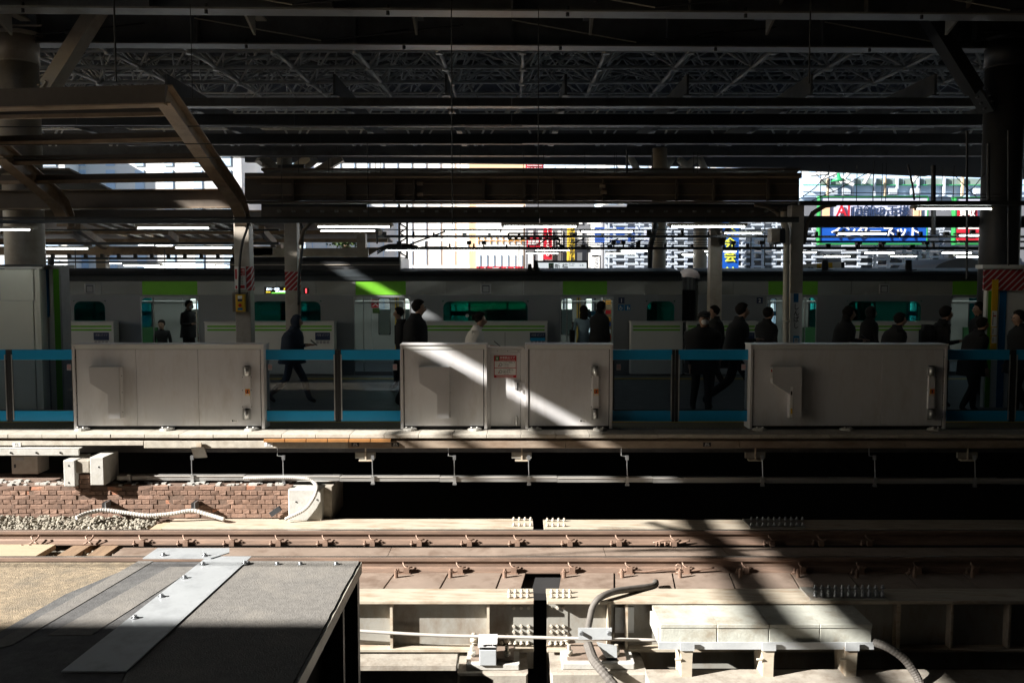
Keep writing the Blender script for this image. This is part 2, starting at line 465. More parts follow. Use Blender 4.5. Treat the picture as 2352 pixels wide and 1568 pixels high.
def text(name, body, m, px, py, Y, h_px, parent=None, depth=0.004, width_px=None, vertical=False, spacing=1.0, italic=False):
    """lettering centred on picture position px, py at depth Y facing -Y; h_px letter height"""
    cu = bpy.data.curves.new('lettering', 'FONT')
    cu.body = '\n'.join(body) if vertical else body
    cu.align_x = 'CENTER'; cu.align_y = 'CENTER'
    cu.extrude = depth / 2; cu.resolution_u = 2
    cu.space_line = 0.95 * spacing; cu.space_character = 1.0
    if italic: cu.shear = 0.25
    cu.offset = 0.012
    o = bpy.data.objects.new('lettering', cu); COL.objects.link(o)
    bpy.context.view_layer.update()
    me = bpy.data.meshes.new_from_object(o.evaluated_get(bpy.context.evaluated_depsgraph_get()))
    bpy.data.objects.remove(o)
    vs = me.vertices
    if len(vs) == 0: return None
    xs = [v.co.x for v in vs]; ys = [v.co.y for v in vs]
    s = F / (Y / math.cos(TH))
    mx, my = (max(xs) + min(xs)) / 2, (max(ys) + min(ys)) / 2
    kz = h_px / s / (max(ys) - min(ys))
    kx = (width_px / s / (max(xs) - min(xs))) if width_px else kz
    c = W(px, py, Y)
    off = BASE.get(parent.name, Vector((0, 0, 0))) if parent is not None else Vector((0, 0, 0))
    for v in vs:
        x, y, z = v.co
        v.co = Vector((c.x + (x - mx) * kx, Y - z, c.z + (y - my) * kz)) - off
    me.materials.clear(); me.materials.append(MATS[m])
    ob = bpy.data.objects.new(name, me); COL.objects.link(ob); BASE[ob.name] = off
    if parent is not None: ob.parent = parent
    return ob
# ================================================================ SETTING
ZR = -1.10                      # top of the rails
YE = YZ(997, 0.0)               # platform edge on the track side
YC = YZ(986, 0.0)               # front faces of the door cabinets
YT = 21.9                       # side of the train
ZT = 9.8                        # roof sheet
box('street', 'street', -400, 400, -150, 600, -5.4, -5.2, kind='structure')
# station roof; its out-of-view openings are shaped to place the sun patches
roof = thing('station_roof', 'dark steel station roof with beams and corrugated sheet spanning the whole top of the view', 'roof', (0, 17, ZT))
OY0, OY1, OY2 = -0.69, 6.74, 8.3
sl = [(-5.0, -16.55, -16.05), (0.39, -16.50, -16.08), (5.2, -16.50, -16.20), (6.9, -16.33, -16.02), (7.3, -16.46, -16.06), (7.7, -16.62, -16.08), (9.0, -17.1, -16.10), (15.0, -17.15, -16.60), (17.6, -17.30, -16.75)]
def slx(Y, k):
    for a, b in zip(sl, sl[1:]):
        if a[0] <= Y <= b[0]:
            t = (Y - a[0]) / (b[0] - a[0]); return a[k] * (1 - t) + b[k] * t
mb = MB()
mb.box(-45, 45, -25, OY0, ZT, ZT + .05).box(-45, 45, 17.6, 36.5, ZT, ZT + .05).box(-45, 45, OY2, 11.75, ZT, ZT + .05).box(-45, -16.95, 11.75, 12.35, ZT, ZT + .05).box(-16.15, 45, 11.75, 12.35, ZT, ZT + .05).box(-45, 45, 12.35, 15.0, ZT, ZT + .05)
mb.box(-45, -28, OY0, OY1, ZT, ZT + .05)
mb.prism([(-17.0, OY0)] + [(slx(y, 1), y) for y in (OY0, .39, 5.2, OY1)] + [(-17.0, OY1)], ZT, ZT + .05, 'z')
mb.prism([(-45, OY1)] + [(slx(y, 1), y) for y in (OY1, 6.9, 7.3, 7.7, OY2)] + [(-45, OY2)], ZT, ZT + .05, 'z')
mb.prism([(slx(y, 2), y) for y in (OY0, .39, 5.2, 6.9, 7.3, 7.7, OY2)] + [(45, OY2), (45, OY0)], ZT, ZT + .05, 'z')
mb.prism([(-45, 15.0), (slx(15.0, 1), 15.0), (slx(17.6, 1), 17.6), (-45, 17.6)], ZT, ZT + .05, 'z')
mb.prism([(slx(15.0, 2), 15.0), (45, 15.0), (45, 17.6), (slx(17.6, 2), 17.6)], ZT, ZT + .05, 'z')
mb.build('roof_sheet', 'roof_corrugation', roof)
for xx in (-18.75, -17.95):  # unseen bars added across the opening to dapple the platform edge
    MB().bar((xx - .1, 5.6, ZT - .1), (xx + .1, 6.74, ZT - .1), .16, .1).build('dapple_bar', 'roof_steel', roof)
# long girders across the picture (bottom edge height in the picture at its left and right side, flange, web height)
for qa, qb, fl, web, zb, m in ((25, 56, .38, 1.0, 6.5, 'roof_flange'), (106, 127, .38, 1.0, 6.5, 'roof_flange')):
    Ya, Yb = YZ(qa, zb), YZ(qb, zb)
    def at(x, dy, z): 
        t = (x + 15) / 30; return Vector((x, Ya * (1 - t) + Yb * t + dy, z))
    for sx in range(-3, 3):
        xa, xb = sx * 7.6, (sx + 1) * 7.6 - .004
        g = MB().hexa([at(xa, -fl, zb), at(xb, -fl, zb), at(xb, 0, zb), at(xa, 0, zb), at(xa, -fl, zb + .03), at(xb, -fl, zb + .03), at(xb, 0, zb + .03), at(xa, 0, zb + .03)])
        g = g.build('girder_flange', m, roof)
        MB().hexa([at(xa, -fl / 2 - .01, zb + .03), at(xb, -fl / 2 - .01, zb + .03), at(xb, -fl / 2 + .01, zb + .03), at(xa, -fl / 2 + .01, zb + .03), at(xa, -fl / 2 - .01, zb + web), at(xb, -fl / 2 - .01, zb + web), at(xb, -fl / 2 + .01, zb + web), at(xa, -fl / 2 + .01, zb + web)]).build('girder_web', 'roof_steel', roof)
    for k in range(11):
        x = -14.5 + k * 2.9
        p = at(x, -fl / 2, zb)
        box('web_stiffener', 'roof_steel', x - .02, x + .02, p.y - fl / 2 + .01, p.y - .015, zb + .03, zb + web, roof)
        x += .9
        p = at(x, -fl / 2, zb)
        rod('flange_bolt', 'dark_steel', (x, p.y - .12, zb - .06), (x, p.y - .12, zb + .1), .03, roof, 6)
    for k in range(5):     # tie rods with turnbuckles under the web
        x = -11.6 + k * 5.8
        a, b = at(x, -fl - .05, zb + .45), at(x + 2.3, -fl - .05, zb + .06)
        rod('tie_rod', 'cream_steel', a, b, .012, roof)
        a2 = at(x + 4.9, -fl - .05, zb + .35)
        rod('tie_rod', 'dark_steel', b, a2, .018, roof)
        rod('turnbuckle', 'dark_steel', b.lerp(a2, .45), b.lerp(a2, .62), .045, roof)
for qt, qb, m in ((226, 247, 'roof_steel'), (263, 290, 'dark_steel'), (308, 331, 'dark_steel'), (337, 359, 'roof_steel')):
    Y = YZ(qb, 6.4)
    for sx in range(-4, 4):
        xa, xb = sx * 6.0, sx * 6.0 + 5.99
        box('roof_beam', m, xa, xb, Y - .08, Y + .08, 6.42, Z_(qt, Y), roof)
        box('beam_flange', 'roof_flange' if qb == 247 else m, xa, xb, Y - .16, Y + .16, 6.4, 6.418, roof)
for x in (-13.2, -8.65, -4.45, -1.65, 1.35, 4.4, 7.5, 10.6, 14):
    mm = 'cream_steel' if x < -4 else 'roof_steel'
    for ya, yb2 in ((14.2, 17.0), (23.8, 36)):
        box('cross_beam', 'roof_steel', x - .03, x + .03, ya, yb2, 6.80, 7.3, roof)
        box('cross_beam_flange', mm if ya < 20 else 'roof_steel', x - .09, x + .09, ya, yb2, 6.77, 6.798, roof)
    MB().prism([(15.4, 6.77), (16.5, 6.77), (16.5, 6.4)], x - .02, x + .02, 'x').build('haunch_plate', 'cream_steel' if x < -4 else 'roof_flange', roof)
for y in (18.2, 20.4, 22.5, 25, 27.5, 30, 32.5, 35):
    box('purlin', 'roof_steel', -30, 30, y - .05, y + .05, 9.45, 9.7, roof)
# far edge of the roof: pale fascia plates
for k, (pa, pb, qt, ba, bb) in enumerate(((-200, 562, 350, 352, 354), (562, 1002, 361, 372, 374), (1002, 1402, 360, 374, 378), (1402, 1818, 360, 378, 386), (1818, 2132, 374, 390, 404), (2132, 2480, 380, 402, 415))):
    Y = 36.6
    MB().hexa([W(pa, ba, Y), W(pb, bb, Y), W(pb, bb, Y) + Vector((0, .3, 0)), W(pa, ba, Y) + Vector((0, .3, 0)), W(pa, 185, Y), W(pb, 185, Y), W(pb, 185, Y) + Vector((0, .3, 0)), W(pa, 185, Y) + Vector((0, .3, 0))]).build('fascia_plate', 'facade_grey', roof)
# space frame
sf = thing('space_frame', 'grey tubular space frame of crossing struts under the dark roof sheet', 'roof truss', (0, 28, 8.2))
rows = [23.2, 25.2, 27.4, 29.7, 32.2, 35.0]
NX = 8
nd = {}
for j, y in enumerate(rows):
    for i in range(-NX, NX + 1):
        nd[(i, j)] = Vector((i * 2.2 + .3 + random.uniform(-.03, .03), y, 8.15 + .05 * j))
for j in range(len(rows)):
    for i in range(-NX, NX): rod('bottom_chord', 'truss_paint', nd[(i, j)], nd[(i + 1, j)], .055, sf)
nb = 0
extra = []
def strut(a, b, r):
    global nb
    nb += 1
    rod('strut', 'truss_paint', a, b, r, sf, 6)
for j in range(len(rows) - 1):
    for i in range(-NX, NX):
        t = Vector((i * 2.2 + 1.4, (rows[j] + rows[j + 1]) / 2, 9.35))
        for q in ((0, 0), (1, 0), (0, 1), (1, 1)):
            if nb < 285: strut(nd[(i + q[0], j + q[1])], t, .04)
            else: extra.append((nd[(i + q[0], j + q[1])], t))
        if i < NX - 1: rod('top_chord', 'truss_paint', t, t + Vector((2.2, 0, 0)), .045, sf)
mb = MB()
for p, q in extra: mb.tube([p, q], .04, 6)
r7 = random.Random(17)
for (i, j), p in nd.items():
    for _ in range(3):
        q = nd.get((i + r7.choice((-1, 0, 1)), j + r7.choice((0, 1))))
        if q is None: continue
        mb.tube([p + Vector((0, 0, .02)), q + Vector((r7.uniform(-.6, .6), r7.uniform(-.5, .5), 1.2))], .024, 5)
for j in range(len(rows) - 1):
    for i in range(-NX, NX + 1):
        mb.tube([nd[(i, j)] + Vector((.9, 0, 1.25)), nd[(i, j + 1)] + Vector((.2, 0, .0))], .028, 5)
        mb.tube([nd[(i, j)], nd[(i, j + 1)]], .05, 6)
        mb.tube([nd[(i, j)] + Vector((.1, 0, 1.3)), nd[(i, j)] + Vector((1.1 * (-1) ** i, .9, .1))], .02, 5)
for yy, z0_, z1_, st in ((34.2, 6.9, 9.3, 1.1), (33.2, 7.4, 9.4, 1.3), (31.4, 7.2, 9.4, 1.5)):
    x = -20.0; s_ = 0
    for zz in (z0_, (z0_ + z1_) / 2, z1_): mb.tube([(-21, yy, zz), (21, yy, zz)], .035, 6)
    while x < 20:
        mb.tube([(x, yy, z0_ if s_ else z1_), (x + st, yy + .1, z1_ if s_ else z0_)], .04, 5)
        if s_: mb.tube([(x + .2, yy, z0_), (x + .9 + st, yy - 1.2, z1_)], .03, 5)
        x += st; s_ ^= 1
mb.build('cross_struts', 'truss_paint', sf, smooth=True, kind='stuff')
for (i, j), p in nd.items():
    if j in (1, 2, 3): rod('node_drum', 'truss_paint', p - Vector((0, 0, .10)), p + Vector((0, 0, .10)), .10, sf, 8)

# big round roof columns with braces
def big_column(px, Y, label, m, mirror):
    x = X_(px, Y, 4)
    t = thing('roof_column', label, 'column', (x, Y, 0), 'round roof columns')
    r = 42.5 / (F / Y)
    MB().tube([(x, Y, 0), (x, Y, 6.15)], r, 28).build('shaft', m, t, smooth=True)
    MB().tube([(x, Y, 6.15), (x, Y, 6.62)], r * 1.04, 28).build('column_head', m, t, smooth=True)
    MB().tube([(x, Y, 6.14), (x, Y, 6.165)], r * 1.06, 28).build('weld_ring', 'cream_steel' if m != 'dark_steel' else m, t)
    MB().tube([(x, Y, 6.62), (x, Y, 6.68)], r * 1.25, 28).build('cap_plate', m, t)
    for s in (1, -1):
        a = Vector((x + s * r * 1.15, Y - .15, 5.35)); b = Vector((x + s * 1.75, Y - .55, 7.0))
        bm = MB().bar(a.lerp(b, .2), b, .26, .26).build('brace', 'column_paint' if m != 'dark_steel' else m, t)
        d = (b - a).normalized()
        gp = MB().bar(a - d * .05, a.lerp(b, .24), .34, .05).build('gusset_plate', 'cream_steel' if m != 'dark_steel' else m, t)
        for u in range(3):
            for v in (-1, 1):
                c = a + d * (.08 + .13 * u) + Vector((s * .05, 0, -.05)) * v * 1.4
                rod('gusset_bolt', m, c + Vector((0, -.19, 0)), c + Vector((0, -.12, 0)), .022, t, 6)
    for zz in (6.75,):
        MB().tube([(x + s * (r + .25), Y - .3, zz) for s in (-1, 1)], .02, 6).build('lifting_bar', m, t)
    return t
big_column(52, 17.5, 'thick cream round roof column with bolted slanting braces at the left edge', 'column_paint', 1)
big_column(2300, 17.9, 'thick dark round roof column in shade at the right edge', 'dark_steel', -1)  # twin of the left column; the dark steel colour carries its shade

# ---------------------------------------------------------------- our platform
box('platform', 'platform_floor', -30, 30, YC + .05, 21.25, -.35, 0, kind='structure')
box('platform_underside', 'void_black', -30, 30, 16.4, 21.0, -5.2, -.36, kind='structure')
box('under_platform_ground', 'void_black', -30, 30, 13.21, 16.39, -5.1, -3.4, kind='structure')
ts = box('tactile_strip', 'tactile_strip', -30, 30, YC + .14, YC + .62, 0.0, .008, kind='structure')
box('tactile_strip', 'yellow_strip', -30, 30, YC + .66, YC + .74, 0.0, .008, kind='structure')
box('tactile_strip', 'yellow_strip', -30, 30, 20.4, 20.7, 0.0, .008, kind='structure')
edge = thing('platform_edge', 'pale concrete platform edge with jointed coping and stained beam below the door cabinets', 'platform edge', (0, YE, 0))
k = 0
x = X_(-60, YE)
tl = .488
me = MB().bbox(0, tl - .006, 0, .42, -.055, 0, .005)
tile = bpy.data.meshes.new('coping'); tile.from_pydata([tuple(v) for v in me.v], [], me.f); tile.materials.append(MATS['coping_stone'])
while x < X_(2400, YE):
    piece(tile, 'coping_stone', (x, YE + random.uniform(-.003, .003), random.uniform(-.002, .002)), edge)
    x += tl
box('coping_bed', 'edge_beam', -12, 12, YE + .10, YC + .05, -.16, -.057, edge)
# comb rubber strips
for i in range(6):
    pa, pb = 607 + i * 49, 607 + i * 49 + 47
    if i == 5: pb = 898
    xa, xb = X_(pa, YE), X_(pb, YE)
    c = box('comb_back', 'comb_rubber', xa, xb, YE - .028, YE - .012, -.105, -.062, edge)
    mb = MB(); nn = 26
    for j in range(nn):
        xx = xa + (xb - xa) * (j + .2) / nn
        mb.box(xx, xx + (xb - xa) / nn * .55, YE - .048, YE - .029, -.103, -.064)
    mb.build('comb_teeth', 'comb_rubber', c)
box('comb_carrier', 'dark_steel', X_(607, YE), X_(898, YE), YE - .01, YE + .08, -.11, -.06, edge)
YB = YE + .03
cuts = [-60, 330, 800, 1300, 1700, 2080, 2420]
for a, b in zip(cuts, cuts[1:]):
    z0 = Z_(1023 if a < 330 else 1029, YB)
    box('edge_beam', 'edge_beam' if a > 400 else 'coping_stone', X_(a, YB), X_(b, YB) - .006, YB, YB + .35, z0, Z_(1012, YB), edge, ch=.006)
for px in (38, 617, 816, 908, 1624):      # small survey labels
    p = pbox('survey_plate', 'black_paint' if px > 700 else 'white_paint', px - 9, px + 9, 1016, 1025, YB - .006, .005, edge)
    text('survey_mark', ['№43', '04.590'][0] if px != 816 else '№45', 'white_paint' if px > 700 else 'ink', px, 1018.6, YB - .008, 3, p, .001)
    text('survey_mark', '041.591', 'white_paint' if px > 700 else 'ink', px, 1022.6, YB - .008, 2.6, p, .001)

# ---------------------------------------------------------------- track
YR1, YR2 = YZ(1217, ZR), YZ(1278, ZR)     # the far and the near rail
track = thing('railway_track', 'rusty brown railway track with two rails clipped to steel plates below the platform edge', 'track', (0, YR2, ZR - .3))
RX0, RX1 = -11.0, 11.0
def rail_profile(y, z):
    h = .074
    half = [(.036, -.003), (.037, -.040), (.012, -.052), (.009, -.075), (.009, -.112), (.022, -.128), (.085, -.160), (.085, -.174)]
    return [(y - .028, z), (y + .028, z)] + [(y + a, z + b - .004) for a, b in half] + [(y - a, z + b - .004) for a, b in reversed(half)]
for y in (YR1, YR2):
    r = MB().prism(rail_profile(y, ZR), RX0, RX1, 'x').build('rail', 'rail_steel', track)
    box('running_surface', 'rail_top', RX0, RX1, y - .022, y + .024, ZR + .0005, ZR + .003, r)
# steel deck plates between the rails and towards the camera
ZD = ZR - .178
yD0, yD1 = YR2 + .10, YR1 - .10
xs = [X_(p, YR1, ZD) for p in (300, 905, 1382, 1650, 2100, 2700)]
for a, b in zip(xs, xs[1:]):
    box('deck_plate', 'rust_plate', a, b - .008, yD0 - .03, yD1 - .13, ZD - .02, ZD + .012, track)
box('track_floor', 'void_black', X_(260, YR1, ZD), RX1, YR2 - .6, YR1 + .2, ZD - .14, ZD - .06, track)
# near side plates with dark joints
near = [X_(p, YR2, ZD) for p in (640, 770, 898, 1020, 1142, 1197)]
near2 = [X_(p, YR2, ZD) for p in (1276, 1398, 1530, 1660, 1800, 1930, 2060, 2190, 2330, 2460)]
yn0, yn1 = YZ(1352, ZD), YR2 - .075
for arr in (near, near2):
    for a, b in zip(arr, arr[1:]):
        MB().prism([(a + .01, yn0), (b - .012, yn0), (b + .05, yn1), (a + .07, yn1)], ZD - .02, ZD + .008, 'z').build('side_plate', 'rust_plate', track)
# rail fastenings
def clip(px, y, big):
    x = X_(px, y, ZR - .15); c = y - .085
    b = box('clip_shoulder', 'clip_iron', x - .032, x + .032, c - .045, c + .02, ZD, ZD + (.085 if big else .06), track)
    pts = [(x - .045, c + .01, ZD + .135), (x - .035, c + .00, ZD + .105), (x - .015, c - .03, ZD + .09), (x + .02, c - .035, ZD + .078), (x + .055, c - .02, ZD + .085), (x + .06, c + .02, ZD + .07)]
    MB().tube(pts, .0095, 6).build('spring_clip', 'clip_iron', b, smooth=True)
    rod('clip_bolt', 'clip_iron', (x - .10, c - .02, ZD), (x - .10, c - .02, ZD + .07), .013, b, 6)
    rod('clip_nut', 'clip_iron', (x - .10, c - .02, ZD + .012), (x - .10, c - .02, ZD + .035), .026, b, 6)
    if big:
        box('clip_base', 'clip_iron', x - .14, x + .05, c - .055, c + .02, ZD, ZD + .018, track)
        # ribbed insulated bolt standing in front
        X = x - .105; yy = c - .17
        mb = MB()
        for q in range(5): mb.tube([(X, yy, ZD + .01 + q * .014), (X, yy, ZD + .02 + q * .014)], .024, 10)
        mb.tube([(X, yy, ZD), (X, yy, ZD + .115)], .015, 8).tube([(X, yy, ZD + .08), (X, yy, ZD + .095)], .022, 6)
        mb.build('insulated_bolt', 'clip_iron', track)
for px in (333, 433, 538, 644, 751, 858, 965, 1079, 1188, 1308, 1420, 1545, 1768, 1880, 1990): clip(px, YR1, False)
for px in (936, 1058, 1180, 1313, 1443, 1573, 1708, 1838, 1970, 2100, 2230): clip(px, YR2, True)
for px in (90, 214):      # double clips on the sleepers at the left
    x = X_(px, YR1, ZD); c = YR1 - .09
    for s in (-1, 1):
        MB().tube([(x + s * .035, c + .02, ZD + .13), (x + s * .05, c - .01, ZD + .12), (x + s * .025, c - .03, ZD + .08), (x, c - .04, ZD + .06), (x + s * .06, c - .05, ZD + .03)], .012, 6).build('spring_clip', 'clip_iron', track, smooth=True)
# sleepers and boards on ballast at the left
for pa in (175, 240, -20, -90):
    x = X_(pa, YR1, ZD)
    MB().prism([(x, YR2 - .02), (x + .22, YR2 - .02), (x + .22, YR1 + .15), (x, YR1 + .15)], ZD - .15, ZD + (-.005), 'z').build('sleeper', 'old_wood', track)
box('board', 'wood', X_(-60, YR1, ZD), X_(98, YR1 - .5, ZD), YR2 + .33, YR1 - .16, ZD - .03, ZD + .035, track)
box('board', 'old_wood', X_(148, YR2 + .5, ZD), X_(186, YR2 + .5, ZD), YR2 + .28, YR2 + .44, ZD + .0, ZD + .035, track)
for i, px in enumerate((110, 128, 20)):
    rod('board_bolt', 'clip_iron', G(px - 60, 1252, ZD + .03), G(px - 60, 1252, ZD + .03) + Vector((0, 0, .012)), .018, track, 6)
# cable lashing on the rails
def cable(name, m, pts, r, label=None, cat=None, parent=None, n=7, group=None, ribs=0.0, sub=5):
    P = [Vector(p) for p in pts]; out = []
    P2 = [P[0]] + P + [P[-1]]
    for i in range(1, len(P2) - 2):
        for s in range(sub):
            t = s / sub
            a, b, c, d = P2[i - 1], P2[i], P2[i + 1], P2[i + 2]
            out.append(.5 * ((2 * b) + (c - a) * t + (2 * a - 5 * b + 4 * c - d) * t * t + (3 * b - a - 3 * c + d) * t ** 3))
    out.append(P[-1])
    rr = None
    if ribs:
        fine = []
        for a, b in zip(out, out[1:]):
            q = max(2, int((b - a).length / (r * .55)))
            fine += [a.lerp(b, t / q) for t in range(q)]
        out = fine + [out[-1]]
        rr = [r * (1 + (ribs if i % 2 else -ribs)) for i in range(len(out))]
    mb = MB().tube(out, r, n, rr)
    if parent is None:
        o = mb.build(name, m, None, out[0], smooth=not ribs)
        if label: tag(o, label, cat, group)
        return o
    return mb.build(name, m, parent, smooth=not ribs)
zf = ZR - .10
cable('bond_cable', 'clip_iron', [W(1430, 1308, YR2 - .1), W(1480, 1312, YR2 - .11), W(1530, 1306, YR2 - .1), W(1580, 1310, YR2 - .11), W(1640, 1303, YR2 - .1)], .012, parent=track)
cable('bond_cable', 'clip_iron', [W(1500, 1246, YR1 - .1), W(1530, 1240, YR1 - .11), W(1550, 1248, YR1 - .1), W(1585, 1240, YR1 - .11)], .013, parent=track)
MB().tube([W(1558 + 7 * math.cos(t / 10 * 6.283), 1302 + 7 * math.sin(t / 10 * 6.283), YR2 - .12) for t in range(11)], .009, 6).build('cable_loop', 'clip_iron', track, smooth=True)
for px in (1508, 1515, 1528, 1541): rod('bond_lug', 'clip_iron', W(px, 1244, YR1 - .12), W(px, 1252, YR1 - .12), .014, track, 6)

# ballast
base = box('ballast_bed', 'ballast', -9.5, X_(368, 12.6, ZR), YZ(1216, ZR - .08), 13.15, ZD - .4, ZD - .02, kind='structure')
me = bpy.data.meshes.new('stones')
import bmesh
bm = bmesh.new()
def stone(x, y, z, r):
    g = bmesh.ops.create_icosphere(bm, subdivisions=1, radius=r)
    sx, sy, sz = random.uniform(.7, 1.35), random.uniform(.7, 1.2), random.uniform(.5, .9)
    R = Matrix.Rotation(random.uniform(0, 3.1), 3, Vector((random.random(), random.random(), random.random())).normalized())
    for v in g['verts']:
        c = v.co * random.uniform(.72, 1.18)
        v.co = R @ Vector((c.x * sx, c.y * sy, c.z * sz)) + Vector((x, y, z))
yb0, yb1 = 12.25, 13.12
for _ in range(2300):
    y = random.uniform(yb0, yb1)
    x = random.uniform(X_(-40, y, ZR), X_(372, y, ZR) - (13.1 - y) * .55)
    h = ZD - .01 + (y - yb0) * .12 + random.uniform(-.02, .03)
    stone(x, y, h, random.uniform(.02, .042))
for _ in range(260):
    y = random.uniform(YR2 + .1, YR1 - .1); x = random.uniform(X_(-20, y, ZR), X_(300, y, ZR))
    stone(x, y, ZD - .06 + random.uniform(-.02, .02), random.uniform(.02, .033))
bm.to_mesh(me); bm.free()
me.materials.append(MATS['ballast'])
st = bpy.data.objects.new('ballast', me); COL.objects.link(st)
st['kind'] = 'stuff'; st['label'] = 'grey brown ballast stones heaped between the brick wall and the rail'; st['category'] = 'ballast'
box('ballast_bed', 'ballast', -9.5, X_(300, YR2, ZD), YR2 - .3, YR1 + .3, ZD - .5, ZD - .09, kind='structure')

# ---------------------------------------------------------------- bridge girders
def bolt_group(parent, cols, rowsY, z, m='bolt_paint', r=.021):
    for px in cols:
        for y in rowsY:
            x = X_(px, y, z)
            rod('bolt', m, (x, y, z), (x, y, z + .046), .012, parent, 6)
            rod('nut', m, (x, y, z + .004), (x, y, z + .028), r, parent, 6)
def girder(name, label, pa, pb, qt, qb, ztop, web=True, lower=None):
    """bridge girder whose top flange fills picture rows qt..qb"""
    y1, y0 = YZ(qt, ztop), YZ(qb, ztop)
    xa, xb = X_(pa, y0, ztop), X_(pb, y0, ztop)
    t = thing('bridge_girder', label, 'girder', (xa, y0, ztop), 'steel girders under the track')
    box('top_flange', 'girder_paint', xa, xb, y0, y1, ztop - .038, ztop, t, ch=.004)
    return t, xa, xb, y0, y1
zg = -1.2
g1, xa, xb, y0, y1 = girder('g', 'long pale girder behind the far rail, left of the dark gap', 372, 1225, 1191, 1212, zg)
bolt_group(g1, (1180, 1193, 1206, 1219), (y0 + .10, y1 - .08), zg)
box('girder_web', 'girder_web', xa, xb, (y0 + y1) / 2 - .01, (y0 + y1) / 2 + .01, zg - .9, zg - .04, g1)
box('end_board', 'wood', X_(345, y0, zg), xa - .005, y0 - .02, y1 - .1, zg - .05, zg - .01, g1)
g2, xa, xb, y0, y1 = girder('g', 'pale girder behind the far rail, right of the dark gap', 1250, 1722, 1193, 1213, zg)
bolt_group(g2, (1257, 1270, 1283, 1296), (y0 + .10, y1 - .08), zg)
box('girder_web', 'girder_web', xa, xb, (y0 + y1) / 2 - .01, (y0 + y1) / 2 + .01, zg - .9, zg - .04, g2)
g3, xa, xb, y0, y1 = girder('g', 'shaded girder behind the far rail carrying a splice plate full of bolts', 1722, 2500, 1193, 1213, zg)
box('splice_plate', 'girder_web', xa + .01, X_(1852, y0, zg), y0 + .01, y1 - .01, zg, zg + .02, g3)
bolt_group(g3, [1726 + 13 * i for i in range(10)], (y0 + .07, y1 - .09), zg + .02, 'bolt_steel')
zn = -1.2
N = []
for lab, pa, pb in (('near pale girder with bolted end, left of the dark gap', 560, 1226), ('near pale girder with bolted end and hose, right of the dark gap', 1257, 2042), ('shaded near girder at the right with tall stiffeners', 2042, 2600)):
    t, xa, xb, y0, y1 = girder('g', lab, pa, pb, 1351, 1379, zn)
    yw = (y0 + y1) / 2 - .05
    box('girder_web', 'girder_web', xa, xb, yw, yw + .016, -2.0, zn - .04, t)
    zl = Z_(1499, y0)
    box('bottom_flange', 'girder_paint', xa, xb, y0 + .02, y1, zl - .0, zl + .035, t, ch=.004)
    N.append((t, xa, xb, y0, y1, yw, zl))
def stiff(i, px, m='girder_paint', w=.014):
    t, xa, xb, y0, y1, yw, zl = N[i]
    x = X_(px, y0, -1.6)
    box('web_stiffener', m, x - w, x + w, y0 + .035, yw - .001, zl + .036, zn - .04, t)
stiff(0, 660); stiff(0, 898); stiff(0, 1121)
stiff(1, 1400, w=.02); stiff(1, 1440)
stiff(2, 2066, w=.02); stiff(2, 2189); stiff(2, 2322)
t, xa, xb, y0, y1, yw, zl = N[0]
bolt_group(t, (1170, 1184, 1198, 1212), (y0 + .09, y0 + .24), zn)
bolt_group(t, (1152, 1171, 1184, 1198, 1212, 1090, 1107), (y0 + .13,), zl + .035)
for px in (1180, 1197, 1214):
    for py in (1394, 1436, 1449):
        p = W(px, py, yw); rod('web_bolt', 'bolt_paint', p, p - Vector((0, .03, 0)), .017, t, 6)
box('web_splice', 'girder_web', X_(1168, yw, -1.6), X_(1225, yw, -1.6), yw - .009, yw - .001, Z_(1462, yw), Z_(1388, yw), t)
t, xa, xb, y0, y1, yw, zl = N[1]
bolt_group(t, (1267, 1281, 1295, 1309), (y0 + .09, y0 + .24), zn)
bolt_group(t, (1264, 1277, 1290, 1303), (y0 + .13,), zl + .035)
for px in (1266, 1280, 1294):
    for py in (1394, 1436, 1449):
        p = W(px, py, yw); rod('web_bolt', 'bolt_paint', p, p - Vector((0, .03, 0)), .017, t, 6)
box('web_splice', 'girder_web', X_(1258, yw, -1.6), X_(1304, yw, -1.6), yw - .009, yw - .001, Z_(1462, yw), Z_(1388, yw), t)
box('web_panel', 'pale_steel', X_(1412, yw, -1.6), X_(1455, yw, -1.6), yw - .03, yw - .012, Z_(1450, yw), Z_(1392, yw), t)
t, xa, xb, y0, y1, yw, zl = N[2]
sx = X_(1862, y0, zn)
sp = box('splice_plate', 'girder_web', sx, X_(2040, y0, zn), y0 + .01, y1 - .01, zn, zn + .022, N[1][0])
bolt_group(N[1][0], [1872 + 15.5 * i for i in range(11)], (y0 + .06, y0 + .14, y1 - .08), zn + .022, 'bolt_steel')
# thin pipe running along the near girders
cable('pipe', 'white_conduit', [W(640, 1436, 9.75), W(825, 1448, 9.75), W(1000, 1458, 9.75), W(1180, 1462, 9.75), W(1540, 1470, 9.75)], .018, 'thin pale pipe running across the web of the near girders', 'pipe')

